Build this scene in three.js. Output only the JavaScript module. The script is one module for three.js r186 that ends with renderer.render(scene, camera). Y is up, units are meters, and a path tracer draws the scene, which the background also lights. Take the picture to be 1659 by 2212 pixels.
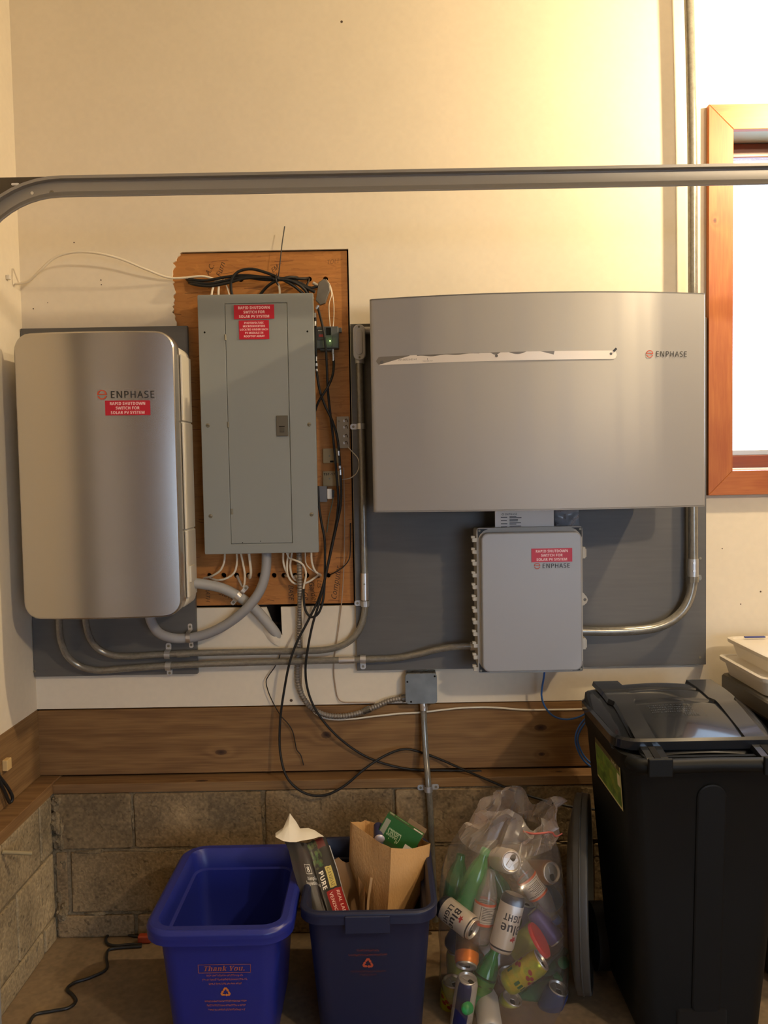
import * as THREE from 'three';
import { RoundedBoxGeometry } from 'three/addons/geometries/RoundedBoxGeometry.js';
import { mergeGeometries, toCreasedNormals } from 'three/addons/utils/BufferGeometryUtils.js';
import { RectAreaLightUniformsLib } from 'three/addons/lights/RectAreaLightUniformsLib.js';

/* ---------- camera, sky, lights, exposure ---------- */
const W = 1659, H = 2212, FPX = 1800, EYE = [0, 1.5, 2.7];
const scene = new THREE.Scene();
const camera = new THREE.PerspectiveCamera(2 * Math.atan(H / 2 / FPX) * 180 / Math.PI, W / H, 0.05, 60);
camera.position.set(...EYE);
camera.rotation.order = 'YXZ';
camera.rotation.set(-Math.atan(91 / FPX), 0, -0.018);
camera.updateMatrixWorld(true);
scene.background = new THREE.Color().setRGB(4.0, 5.2, 7.0);          // bright overcast sky outside the windows
const renderer = new THREE.WebGLRenderer({ antialias: true });
renderer.toneMapping = THREE.LinearToneMapping;
renderer.toneMappingExposure = 1.0;
renderer.shadowMap.enabled = true;
RectAreaLightUniformsLib.init();
const BULB = [1.47, 2.7, 0.5], BULB_POWER = 7.9, BULB_COLOR = [1, 0.76, 0.46];
const LAMP = [2.4, 3.16, 3.6], LAMP_POWER = 14.5, LAMP_COLOR = [1, 0.8, 0.56];

/* ---------- helpers ---------- */
const V = (x, y, z) => new THREE.Vector3(x, y, z);
function ray(px, py) { return V((px - W / 2) / FPX, -(py - H / 2) / FPX, -1).applyQuaternion(camera.quaternion); }
function U(px, py, z) { const d = ray(px, py), t = (z - EYE[2]) / d.z; return V(EYE[0] + d.x * t, EYE[1] + d.y * t, z); }
let seedState = 12345;
function rnd() { seedState = (seedState * 1664525 + 1013904223) >>> 0; return seedState / 4294967296; }
function seed(n) { seedState = n >>> 0; }
const R = (a, b) => a + (b - a) * rnd();
const clamp = (v, a, b) => Math.min(b, Math.max(a, v));
const lin = (r, g, b) => new THREE.Color().setRGB(r, g, b);
function hash(x, y, s) { let h = (x * 374761393 + y * 668265263 + s * 974634777) | 0; h = Math.imul(h ^ (h >>> 13), 1274126177); h ^= h >>> 16; return (h >>> 0) / 4294967296; }
function vnoise(x, y, px, py, s) {
  const xi = Math.floor(x), yi = Math.floor(y), fx = x - xi, fy = y - yi, m = (a, p) => ((a % p) + p) % p;
  const u = fx * fx * (3 - 2 * fx), v = fy * fy * (3 - 2 * fy), a = m(xi, px), b = m(xi + 1, px), c = m(yi, py), d = m(yi + 1, py);
  return (hash(a, c, s) * (1 - u) + hash(b, c, s) * u) * (1 - v) + (hash(a, d, s) * (1 - u) + hash(b, d, s) * u) * v;
}
function fbm(x, y, px, py, s, o = 4) { let t = 0, a = 0.5, f = 1, n = 0; for (let i = 0; i < o; i++) { t += a * vnoise(x * f, y * f, px * f, py * f, s + i); n += a; a *= 0.5; f *= 2; } return t / n; }
function dataTex(w, h, fn, srgb = true) {
  const d = new Uint8Array(w * h * 4);
  for (let y = 0; y < h; y++) for (let x = 0; x < w; x++) { const c = fn(x / w, y / h); const i = (y * w + x) * 4; for (let k = 0; k < 3; k++) d[i + k] = clamp(Math.round((c.length ? c[k] : c) * 255), 0, 255); d[i + 3] = 255; }
  const t = new THREE.DataTexture(d, w, h); t.wrapS = t.wrapT = THREE.RepeatWrapping; t.magFilter = THREE.LinearFilter; t.minFilter = THREE.LinearFilter;
  if (srgb) t.colorSpace = THREE.SRGBColorSpace; t.needsUpdate = true; return t;
}
function canvasTex(w, h, draw) {
  const c = document.createElement('canvas'); c.width = w; c.height = h; const g = c.getContext('2d'); draw(g, w, h);
  const t = new THREE.CanvasTexture(c); t.colorSpace = THREE.SRGBColorSpace; return t;
}
function rep(t, u, v) { const c = t.clone(); c.repeat.set(u, v); c.needsUpdate = true; return c; }
const M = (color, roughness = 0.6, metalness = 0, more = {}) => new THREE.MeshStandardMaterial({ color: Array.isArray(color) ? lin(...color) : color, roughness, metalness, side: THREE.DoubleSide, ...more });
const MP = (color, roughness = 0.6, metalness = 0, more = {}) => new THREE.MeshPhysicalMaterial({ color: Array.isArray(color) ? lin(...color) : color, roughness, metalness, side: THREE.DoubleSide, ...more });
const names = {};
function numbered(n) { names[n] = (names[n] ?? -1) + 1; return names[n] ? `${n}_${String(names[n]).padStart(3, '0')}` : n; }
function thing(name, label, category, group) {
  const o = new THREE.Group(); o.name = numbered(name); o.userData = { label, category }; if (group) o.userData.group = group; scene.add(o); return o;
}
function struct(name, label, category = 'structure') { const o = new THREE.Group(); o.name = name; o.userData = { label, category, kind: 'structure' }; scene.add(o); return o; }
function part(parent, name, geo, mat, label) { const m = new THREE.Mesh(geo, mat); m.name = name; m.castShadow = m.receiveShadow = true; if (label) m.userData.label = label; parent.add(m); return m; }
/* uv in metres by the main direction of each face */
function uvm(geo, su = 1, sv = su, swap = false) {
  const g = geo.index ? geo.toNonIndexed() : geo; const p = g.attributes.position, uv = new Float32Array(p.count * 2), a = V(0, 0, 0), b = V(0, 0, 0), c = V(0, 0, 0);
  for (let i = 0; i < p.count; i += 3) {
    a.fromBufferAttribute(p, i); b.fromBufferAttribute(p, i + 1); c.fromBufferAttribute(p, i + 2);
    const n = b.clone().sub(a).cross(c.clone().sub(a)); const ax = Math.abs(n.x), ay = Math.abs(n.y), az = Math.abs(n.z);
    [a, b, c].forEach((q, k) => { let u, v; if (az >= ax && az >= ay) { u = q.x; v = q.y; } else if (ax >= ay) { u = q.z; v = q.y; } else { u = q.x; v = q.z; } if (swap) [u, v] = [v, u]; uv[(i + k) * 2] = u * su; uv[(i + k) * 2 + 1] = v * sv; });
  }
  g.setAttribute('uv', new THREE.BufferAttribute(uv, 2)); return g;
}
function box(x0, x1, y0, y1, z0, z1, r = 0) {
  const w = x1 - x0, h = y1 - y0, d = z1 - z0;
  const g = r ? new RoundedBoxGeometry(w, h, d, 2, Math.min(r, w / 2.01, h / 2.01, d / 2.01)) : new THREE.BoxGeometry(w, h, d);
  g.translate((x0 + x1) / 2, (y0 + y1) / 2, (z0 + z1) / 2); return g;
}
function merge(list) { return mergeGeometries(list.map((g) => { const n = g.index ? g.toNonIndexed() : g; for (const k of Object.keys(n.attributes)) if (!['position', 'normal', 'uv'].includes(k)) n.deleteAttribute(k); if (!n.attributes.uv) n.setAttribute('uv', new THREE.BufferAttribute(new Float32Array(n.attributes.position.count * 2), 2)); return n; })); }
/* a round bar swept along points; rf(s, l) scales the radius */
function sweep(pts, r, { seg = 0, rad = 10, rf = null, flat = 1 } = {}) {
  const curve = new THREE.CatmullRomCurve3(pts, false, 'centripetal'), L = curve.getLength(), n = seg || clamp(Math.round(L / 0.012), 6, 160), f = curve.computeFrenetFrames(n, false);
  const pos = [], nor = [], uv = [], idx = [];
  for (let i = 0; i <= n; i++) {
    const c = curve.getPointAt(i / n), rr = r * (rf ? rf(i / n, L * i / n) : 1);
    for (let k = 0; k <= rad; k++) { const a = k / rad * Math.PI * 2, q = f.normals[i].clone().multiplyScalar(Math.cos(a)).addScaledVector(f.binormals[i], Math.sin(a) * flat); pos.push(c.x + q.x * rr, c.y + q.y * rr, c.z + q.z * rr); nor.push(q.x, q.y, q.z); uv.push(k / rad, 6 * L * i / n); }
  }
  for (let i = 0; i < n; i++) for (let k = 0; k < rad; k++) { const a = i * (rad + 1) + k, b = a + rad + 1; idx.push(a, a + 1, b, b, a + 1, b + 1); }
  for (const e of [0, n]) { const c = curve.getPointAt(e / n), t = f.tangents[e].clone().multiplyScalar(e ? 1 : -1), base = pos.length / 3; pos.push(c.x, c.y, c.z); nor.push(t.x, t.y, t.z); uv.push(0, 0); for (let k = 0; k <= rad; k++) { const j = (e * (rad + 1) + k) * 3; pos.push(pos[j], pos[j + 1], pos[j + 2]); nor.push(t.x, t.y, t.z); uv.push(0, 0); } for (let k = 0; k < rad; k++) e ? idx.push(base, base + 1 + k, base + 2 + k) : idx.push(base, base + 2 + k, base + 1 + k); }
  const g = new THREE.BufferGeometry(); g.setAttribute('position', new THREE.Float32BufferAttribute(pos, 3)); g.setAttribute('normal', new THREE.Float32BufferAttribute(nor, 3)); g.setAttribute('uv', new THREE.Float32BufferAttribute(uv, 2)); g.setIndex(idx); if (rf && opt_ribs(rf)) g.computeVertexNormals(); return g;
}
const opt_ribs = (f) => f.length >= 1;
const UP = (list, dz = 0) => list.map(([x, y, z]) => U(x, y, z + dz));
/* joins rings of points (all of one count) into a skin */
function loft(rings, { capA = false, capB = false, crease = 0.7, closed = true } = {}) {
  const n = rings[0].length, pos = [], idx = [];
  rings.forEach((r) => r.forEach((p) => pos.push(p.x, p.y, p.z)));
  const m = closed ? n : n - 1;
  for (let i = 0; i < rings.length - 1; i++) for (let k = 0; k < m; k++) { const a = i * n + k, b = i * n + (k + 1) % n, c = a + n, d = b + n; idx.push(a, b, c, b, d, c); }
  const g = new THREE.BufferGeometry(); g.setAttribute('position', new THREE.Float32BufferAttribute(pos, 3)); g.setIndex(idx); g.computeVertexNormals();
  const out = [uvm(toCreasedNormals(g, crease))];
  const cap = (i, flip) => { const c = V(0, 0, 0), q = []; rings[i].forEach((p) => c.add(p)); c.divideScalar(n); for (let k = 0; k < n; k++) { const p = rings[i][k], r = rings[i][(k + 1) % n]; for (const e of flip ? [c, r, p] : [c, p, r]) q.push(e.x, e.y, e.z); } const h = new THREE.BufferGeometry(); h.setAttribute('position', new THREE.Float32BufferAttribute(q, 3)); h.computeVertexNormals(); out.push(uvm(h)); };
  if (capA) cap(0, true); if (capB) cap(rings.length - 1, false);
  return out.length > 1 ? merge(out) : out[0];
}
function rrect(w, h, r, n = 6) {          // corner-rounded rectangle as 2D points, counter-clockwise
  const out = []; const cs = [[w / 2 - r, h / 2 - r, 0], [-w / 2 + r, h / 2 - r, 1], [-w / 2 + r, -h / 2 + r, 2], [w / 2 - r, -h / 2 + r, 3]];
  for (const [cx, cy, q] of cs) for (let i = 0; i <= n; i++) { const a = (q + i / n) * Math.PI / 2; out.push([cx + Math.cos(a) * r, cy + Math.sin(a) * r]); }
  return out;
}
function shapeOf(pts) { const s = new THREE.Shape(); pts.forEach(([x, y], i) => i ? s.lineTo(x, y) : s.moveTo(x, y)); s.closePath(); return s; }
function extr(pts, depth, bevel = 0, holes = []) {
  const s = shapeOf(pts); holes.forEach((h) => s.holes.push(shapeOf(h)));
  return new THREE.ExtrudeGeometry(s, { depth: depth - 2 * bevel, bevelEnabled: bevel > 0, bevelSize: bevel, bevelThickness: bevel, bevelOffset: -bevel, bevelSegments: 2, curveSegments: 8 }).translate(0, 0, bevel);
}
const circ = (cx, cy, r, n = 16) => Array.from({ length: n }, (_, i) => [cx + Math.cos(i / n * 6.28319) * r, cy + Math.sin(i / n * 6.28319) * r]);
function cyl(r0, r1, h, n = 20) { return new THREE.CylinderGeometry(r1, r0, h, n); }
function disc(x, y, z, r, h, n = 16) { return new THREE.CylinderGeometry(r, r, h, n).rotateX(Math.PI / 2).translate(x, y, z + h / 2); }
/* printed decal: a plane with its own canvas, bent by zf(x) if given */
function decal(parent, name, tex, x, y, z, w, h, opts = {}) {
  const g = new THREE.PlaneGeometry(w, h, opts.zf ? 12 : 1, 1);
  if (opts.zf) { const p = g.attributes.position; for (let i = 0; i < p.count; i++) p.setZ(i, opts.zf(p.getX(i) + x)); }
  if (opts.rot) g.rotateZ(opts.rot);
  g.translate(x, y, z);
  return part(parent, name, g, new THREE.MeshStandardMaterial({ map: tex, roughness: opts.rough ?? 0.5, transparent: !!opts.clear, side: THREE.DoubleSide, polygonOffset: true, polygonOffsetFactor: -1 }), opts.label);
}

/* ---------- shared textures and materials ---------- */
const mixc = (a, b, t) => [0, 1, 2].map((k) => a[k] + (b[k] - a[k]) * t);
const tPlaster = dataTex(512, 512, (u, v) => { const n = fbm(u * 6, v * 6, 6, 6, 11, 5), f = fbm(u * 90, v * 90, 90, 90, 5, 2); const k = 0.94 + (n - 0.5) * 0.035 + (f - 0.5) * 0.02; return [k, k * 0.997, k * 0.985]; });
const bPlaster = dataTex(256, 256, (u, v) => 0.5 + (fbm(u * 40, v * 40, 40, 40, 7, 3) - 0.5) * 0.6, false);
const tConcrete = dataTex(512, 512, (u, v) => { const n = fbm(u * 5, v * 5, 5, 5, 21, 5), f = fbm(u * 110, v * 110, 110, 110, 9, 2), p = fbm(u * 40, v * 40, 40, 40, 17, 2); let k = 0.66 + (n - 0.5) * 0.34 + (f - 0.5) * 0.24; if (p < 0.2) k *= 0.8; return [k, k * 0.92, k * 0.78]; });
const bConcrete = dataTex(512, 512, (u, v) => { const p = fbm(u * 60, v * 60, 60, 60, 31, 3); return clamp(0.25 + p * 0.7 - (fbm(u * 30, v * 30, 30, 30, 3, 2) < 0.3 ? 0.35 : 0), 0, 1); }, false);
const tFloor = dataTex(512, 512, (u, v) => { const n = fbm(u * 4, v * 4, 4, 4, 41, 5), f = fbm(u * 120, v * 120, 120, 120, 4, 2), s = fbm(u * 12, v * 12, 12, 12, 77, 3); let k = 0.64 + (n - 0.5) * 0.3 + (f - 0.5) * 0.12 + (s - 0.5) * 0.12; return [k, k * 0.93, k * 0.82]; });
function woodTex(w, h, c1, c2, s, fx, fy, knots = 0) {
  seed(s); const ks = Array.from({ length: knots }, () => [rnd(), R(0.1, 0.9), R(0.006, 0.012), R(1.3, 2.4)]);
  return dataTex(w, h, (u, v) => {
    let warp = fbm(u * 2 * fx, v * 3, 2 * fx, 3, s, 3) * 0.9, dark = 0;
    for (const [kx, ky, kr, ka] of ks) { const dx = (u - kx) * fx * 0.35, dy = (v - ky) / ka * 0.5, d = Math.hypot(dx, dy); warp += 0.5 * Math.exp(-d * d / (kr * kr * 6)); if (d < kr) dark = Math.max(dark, 1 - d / kr * 0.6); }
    const ring = 0.5 + 0.5 * Math.sin((v * fy + warp * 2.4) * 6.283), fine = fbm(u * 6 * fx, v * 90, 6 * fx, 90, s + 5, 3), blot = fbm(u * 3 * fx, v * 2, 3 * fx, 2, s + 9, 3);
    let t = clamp(0.25 + 0.35 * ring + (fine - 0.5) * 0.8 + (blot - 0.5) * 0.5, 0, 1); let c = mixc(c1, c2, t); if (dark) c = mixc(c, [c2[0] * 0.45, c2[1] * 0.38, c2[2] * 0.4], dark); return c;
  });
}
const tBeam = woodTex(1024, 256, [0.66, 0.545, 0.375], [0.49, 0.375, 0.24], 101, 3, 4, 4);
const tPine = woodTex(1024, 128, [0.93, 0.64, 0.36], [0.80, 0.47, 0.22], 202, 3, 2, 3);
const tGalv = dataTex(256, 256, (u, v) => { const n = fbm(u * 14, v * 14, 14, 14, 61, 3), f = fbm(u * 60, v * 60, 60, 60, 3, 2); const k = 0.72 + (n - 0.5) * 0.16 + (f - 0.5) * 0.08; return [k, k, k * 0.98]; });
const rGalv = dataTex(256, 256, (u, v) => { const n = fbm(u * 10, v * 10, 10, 10, 71, 4); const k = 0.42 + n * 0.16; return [k, k, k]; }, false);

const mPlaster = M([0.9, 0.81, 0.655], 0.85, 0, { map: tPlaster, bumpMap: bPlaster, bumpScale: 0.0006 });
const mMortar = M([0.5, 0.46, 0.38], 0.95, 0, { map: tConcrete, bumpMap: bConcrete, bumpScale: 0.002 });
const mBlocks = [[0.62, 0.52, 0.38], [0.57, 0.48, 0.35], [0.66, 0.55, 0.41], [0.6, 0.5, 0.37]].map((c) => M(c, 0.95, 0, { map: tConcrete, bumpMap: bConcrete, bumpScale: 0.003 }));
const mBlockPale = [[0.83, 0.78, 0.66], [0.74, 0.7, 0.6]].map((c) => M(c, 0.95, 0, { map: tConcrete, bumpMap: bConcrete, bumpScale: 0.003 }));
const mFloor = M([0.6, 0.49, 0.36], 0.8, 0, { map: tFloor, bumpMap: bConcrete, bumpScale: 0.0008 });
const mBeam = M([0.74, 0.62, 0.48], 0.75, 0, { map: tBeam });
const mSill = M([0.72, 0.62, 0.52], 0.8, 0, { map: tBeam });
const mPine = M([0.5, 0.37, 0.27], 0.5, 0, { map: tPine });
const mGalv = M([0.56, 0.53, 0.47], 0.48, 0.4, { map: tGalv, roughnessMap: rGalv });
const mGalvDark = M([0.4, 0.38, 0.35], 0.55, 0.8, { map: tGalv, roughnessMap: rGalv });
const mSteel = M([0.72, 0.7, 0.66], 0.32, 0.9);
const mZinc = M([0.62, 0.63, 0.63], 0.4, 0.8);
const mScrew = M([0.26, 0.235, 0.17], 0.45, 0.6);
const mHole = M([0.003, 0.0025, 0.002], 1);
const mDarkWood = M([0.09, 0.06, 0.04], 0.9);
const mBlack = M([0.016, 0.016, 0.016], 0.42);
const mBlackWire = M([0.007, 0.0065, 0.006], 0.6);
const mWhiteWire = M([0.78, 0.7, 0.55], 0.5);
const mGreyFlex = M([0.33, 0.33, 0.33], 0.55);

/* ---------- room shell ---------- */
const XL = -1.15, XR = 4.4, ZB = 5.6, YC = 3.35;
const WIN = { x0: 1.122, x1: 2.16, y0: 1.477, y1: 2.55 };
{
  const f = struct('floor', 'bare concrete garage floor', 'floor');
  part(f, 'slab', uvm(box(XL - 0.3, XR + 0.2, -0.15, 0, -0.25, ZB + 0.2), 0.7), mFloor);
  const c = struct('ceiling', 'white painted garage ceiling', 'ceiling');
  part(c, 'board', uvm(box(XL - 0.3, XR + 0.2, YC, YC + 0.15, -0.25, ZB + 0.2), 0.8), M([0.6, 0.56, 0.49], 0.85, 0, { map: tPlaster }));
  const mOsb = M([0.34, 0.26, 0.18], 0.85, 0, { map: tBeam });
  const wr = struct('wall_right', 'bare board side wall of the garage', 'wall');
  part(wr, 'board', uvm(box(XR, XR + 0.15, 0, YC, -0.2, ZB), 0.8), mOsb);
  /* wall behind the camera with the window that lets the daylight in */
  const wf = struct('wall_front', 'bare board garage wall behind the viewer', 'wall');
  const o = { x0: 0.85, x1: 3.1, y0: 0, y1: 2.08 };
  for (const [a, b, cc, d] of [[XL - 0.3, o.x0, 0, YC], [o.x1, XR + 0.15, 0, YC], [o.x0, o.x1, o.y1, YC]]) part(wf, 'board', uvm(box(a, b, cc, d, ZB, ZB + 0.15), 0.8), mOsb);
  const w2 = struct('door_2', 'open double doorway to the daylight behind the viewer', 'door');
  for (const [a, b, cc, d] of [[o.x0, o.x0 + 0.05, 0, o.y1], [o.x1 - 0.05, o.x1, 0, o.y1], [o.x0 + 0.05, o.x1 - 0.05, o.y1 - 0.05, o.y1]]) part(w2, 'frame', box(a, b, cc, d, ZB - 0.01, ZB + 0.16, 0.005), mPine);
  const dr = struct('driveway', 'pale concrete driveway outside the doorway', 'ground');
  part(dr, 'slab', uvm(box(-5, 8, -0.2, -0.02, ZB + 0.2, ZB + 14), 0.7), M([0.5, 0.5, 0.49], 0.9, 0, { map: tFloor }));
}
/* back wall: plaster above, timber band, block courses below */
const PLY = { x0: -0.664, x1: -0.104, y0: 1.067, y1: 2.203 };
const wallBack = struct('wall_back', 'cream painted wall above a concrete block base', 'wall');
{
  const ragged = []; seed(5);
  for (let i = 0; i <= 54; i++) { const y = 2.203 - i * 0.006; ragged.push([-0.66 + 0.004 * Math.sin(i * 0.37) + (rnd() < 0.3 ? R(-0.008, 0.008) : R(-0.002, 0.003)) + (i < 4 ? 0.02 - i * 0.004 : 0), y]); }
  const plyHole = [[PLY.x1 + 0.005, PLY.y0 - 0.007], [PLY.x1 + 0.005, PLY.y1 + 0.004], [-0.63, PLY.y1 + 0.003], ...ragged, [-0.66, 1.86], [-0.664, PLY.y0 - 0.006], [-0.39, PLY.y0 - 0.008], [-0.372, 1.01], [-0.366, 0.994], [-0.34, 0.966], [-0.342, PLY.y0 - 0.008]];
  const win = [[WIN.x0 - 0.03, WIN.y0 - 0.03], [WIN.x1 + 0.03, WIN.y0 - 0.03], [WIN.x1 + 0.03, WIN.y1 + 0.03], [WIN.x0 - 0.03, WIN.y1 + 0.03]];
  part(wallBack, 'plaster', uvm(extr([[XL - 0.3, 0.736], [XR, 0.728], [XR, YC], [XL - 0.3, YC]], 0.0127, 0, [plyHole, win]).translate(0, 0, -0.0127), 0.8), mPlaster);
  for (const [a, b, c, d] of [[XL - 0.3, WIN.x0 - 0.03, 0.5, YC], [WIN.x1 + 0.03, XR, 0.5, YC], [WIN.x0 - 0.03, WIN.x1 + 0.03, 0.5, WIN.y0 - 0.03], [WIN.x0 - 0.03, WIN.x1 + 0.03, WIN.y1 + 0.03, YC]]) part(wallBack, 'sheathing', box(a, b, c, d, -0.19, -0.16), mDarkWood);
  { const rows = [[[572, 1340, 0.001], [584, 1346, 0.012], [597, 1356, 0.014], [605, 1368, 0.001]], [[568, 1362, 0.001], [582, 1372, 0.016], [596, 1382, 0.016], [605, 1384, 0.001]], [[578, 1380, 0.001], [588, 1388, 0.006], [597, 1394, 0.006], [604, 1396, 0.001]]].map((r) => r.map((q) => U(...q))); const pos = [], idx = []; rows.forEach((r) => r.forEach((p) => pos.push(p.x, p.y, p.z))); for (let i = 0; i < 2; i++) for (let k = 0; k < 3; k++) { const a = i * 4 + k; idx.push(a, a + 4, a + 1, a + 1, a + 4, a + 5); } const g = new THREE.BufferGeometry(); g.setAttribute('position', new THREE.Float32BufferAttribute(pos, 3)); g.setIndex(idx); g.computeVertexNormals(); part(wallBack, 'torn_flap', uvm(g), mPlaster); }
  for (const [px, py, r] of [[218, 605, 0.0022], [219, 615, 0.0018], [72, 667, 0.002], [160, 524, 0.002], [738, 47, 0.004], [103, 654, 0.0014], [629, 1513, 0.005], [1500, 1262, 0.002], [1560, 1185, 0.002], [1643, 1278, 0.003], [1600, 1305, 0.002], [1290, 1482, 0.0016]]) { const q = U(px, py, 0); part(wallBack, 'nail_hole', disc(q.x, q.y, -0.001, r, 0.0014, 10), mDarkWood); }
  part(wallBack, 'mortar', uvm(box(XL - 0.2, XR, 0, 0.476, -0.19, 0.057), 1.6), mMortar);
  seed(33); const zf = 0.065;
  const courses = [[0.292, 0.472, -0.83], [0.0835, 0.282, -1.04], [0.0, 0.0735, -0.83]];
  courses.forEach(([y0, y1, x0], ci) => {
    for (let k = -1; k < 7; k++) {
      const a = Math.max(x0 + k * 0.423 + 0.006, -1.083), b = Math.min(x0 + (k + 1) * 0.423 - 0.006, 2.0); if (b - a < 0.03) continue;
      const g = new RoundedBoxGeometry(b - a, y1 - y0, 0.05, 1, 0.006); const p = g.attributes.position;
      for (let i = 0; i < p.count; i++) { const s = hash(Math.round(p.getX(i) * 300), Math.round(p.getY(i) * 300), ci * 9 + k + 20); p.setX(i, p.getX(i) + (s - 0.5) * 0.006); p.setY(i, p.getY(i) + (hash(Math.round(p.getX(i) * 200), Math.round(p.getY(i) * 99), k + 3) - 0.5) * 0.005); }
      g.translate((a + b) / 2, (y0 + y1) / 2, zf - 0.025 + R(-0.002, 0.002));
      part(wallBack, 'block', uvm(g, 1.3 + 0.2 * ((k + ci + 4) % 3)), mBlocks[(k * 3 + ci + 8) % 4]);
    }
  });
  /* squeezed mortar lumps along the corner and joints */
  const lump = (x, y, z, sx, sy, sz) => { const g = new THREE.IcosahedronGeometry(1, 1); const p = g.attributes.position; for (let i = 0; i < p.count; i++) { const k = 0.7 + 0.6 * hash(Math.round(p.getX(i) * 50), Math.round(p.getY(i) * 50) + Math.round(p.getZ(i) * 31), 5); p.setXYZ(i, p.getX(i) * k * sx, p.getY(i) * k * sy, p.getZ(i) * k * sz); } g.computeVertexNormals(); return uvm(g.translate(x, y, z), 3); };
  seed(88); const lumps = [];
  for (let i = 0; i < 26; i++) lumps.push(lump(-1.078 + R(-0.006, 0.02), R(0.02, 0.465), 0.062 + R(-0.006, 0.012), R(0.008, 0.018), R(0.01, 0.026), R(0.006, 0.014)));
  for (let i = 0; i < 60; i++) lumps.push(lump(R(-1.05, 0.6), (i % 3 ? 0.287 : 0.078) + R(-0.006, 0.006), 0.057 + R(-0.002, 0.004), R(0.01, 0.05), R(0.003, 0.008), R(0.003, 0.008)));
  for (let i = 0; i < 10; i++) lumps.push(lump(-0.83 + 0.423 * (i % 3) + R(-0.005, 0.005), R(0.29, 0.47), 0.057, R(0.003, 0.007), R(0.008, 0.03), R(0.003, 0.007)));
  const lm = part(wallBack, 'mortar_squeeze', merge(lumps), mMortar); lm.userData.kind = 'stuff';
}
{
  const t1 = struct('trim_1', 'wide dark-stained timber board along the foot of the cream wall', 'board');
  part(t1, 'board', uvm(box(XL + 0.002, XR, 0.515, 0.7305, -0.035, 0.004, 0.002), 0.55, 3.8), mBeam);
  const t2 = struct('trim_2', 'narrow timber plate lying on the block wall', 'board');
  part(t2, 'plank', uvm(box(-1.083, XR, 0.4765, 0.5075, -0.1, 0.066, 0.003), 0.5, 4), mSill);
}
/* left wall with the garage door opening */
{
  const w = struct('wall_left', 'cream painted return wall beside the garage door', 'wall');
  const ZD = 0.72;
  part(w, 'plaster', uvm(box(XL - 0.013, XL, 0.735, YC, -0.012, ZD), 0.8), mPlaster);
  part(w, 'header', uvm(box(XL - 0.013, XL, 2.3, YC, ZD, 5.0), 0.8), mPlaster);
  part(w, 'plaster', uvm(box(XL - 0.013, XL, 0, YC, 5.0, ZB), 0.8), mPlaster);
  part(w, 'stud_wall', box(XL - 0.3, XL - 0.013, 0, YC, -0.2, ZD), mDarkWood);
  part(w, 'stud_wall', box(XL - 0.3, XL - 0.013, 2.3, YC, ZD, ZB), mDarkWood);
  part(w, 'stud_wall', box(XL - 0.3, XL - 0.013, 0, 2.3, 5.0, ZB), mDarkWood);
  part(w, 'mortar', uvm(box(XL - 0.012, -1.092, 0, 0.476, -0.18, ZD - 0.002), 1.6), mMortar);
  seed(44);
  [[0.292, 0.472, 0.16], [0.0835, 0.282, 0.34], [0.0, 0.0735, 0.16]].forEach(([y0, y1, z0], ci) => {
    for (let k = -1; k < 3; k++) {
      const a = Math.max(z0 + (k - 0) * 0.423 - 0.0, 0.062) + 0.006, b = Math.min(z0 + (k + 1) * 0.423 - 0.006, ZD); if (b - a < 0.03) continue;
      const g = new RoundedBoxGeometry(0.05, y1 - y0, b - a, 1, 0.006); const p = g.attributes.position;
      for (let i = 0; i < p.count; i++) p.setY(i, p.getY(i) + (hash(Math.round(p.getX(i) * 200), Math.round(p.getZ(i) * 99), k + 3) - 0.5) * 0.006);
      g.translate(-1.085 - 0.025 + R(-0.003, 0.003), (y0 + y1) / 2, (a + b) / 2); part(w, 'block', uvm(g, 1.5), mBlockPale[(k + ci + 2) % 2]);
    }
  });
  const t3 = struct('trim_3', 'short timber board at the foot of the cream return wall', 'board');
  part(t3, 'board', uvm(box(XL - 0.035, XL + 0.004, 0.515, 0.7345, 0.004, ZD, 0.002), 0.6, 3.8), M([0.74, 0.66, 0.56], 0.8, 0, { map: tBeam }));
  const t4 = struct('trim_4', 'short timber plate on the pale blocks of the return wall', 'board');
  part(t4, 'plank', uvm(box(XL - 0.06, -1.082, 0.4765, 0.5125, -0.05, ZD, 0.003), 0.5, 4), mSill);
  const d = struct('door_1', 'closed white sectional garage door', 'door');
  for (let k = 0; k < 4; k++) part(d, 'panel', box(XL - 0.12, XL - 0.075, 0.005 + k * 0.575, 0.575 + k * 0.575, ZD + 0.135, 4.97, 0.006), M([0.45, 0.42, 0.37], 0.5));
  part(d, 'jamb', box(XL - 0.2, XL + 0.02, 0, 2.3, ZD + 0.0005, ZD + 0.13, 0.004), M([0.05, 0.035, 0.025], 0.7));
  part(d, 'jamb', box(XL - 0.2, XL + 0.002, 0, 2.3, 4.96, 4.998), M([0.05, 0.035, 0.025], 0.7));
}
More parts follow.
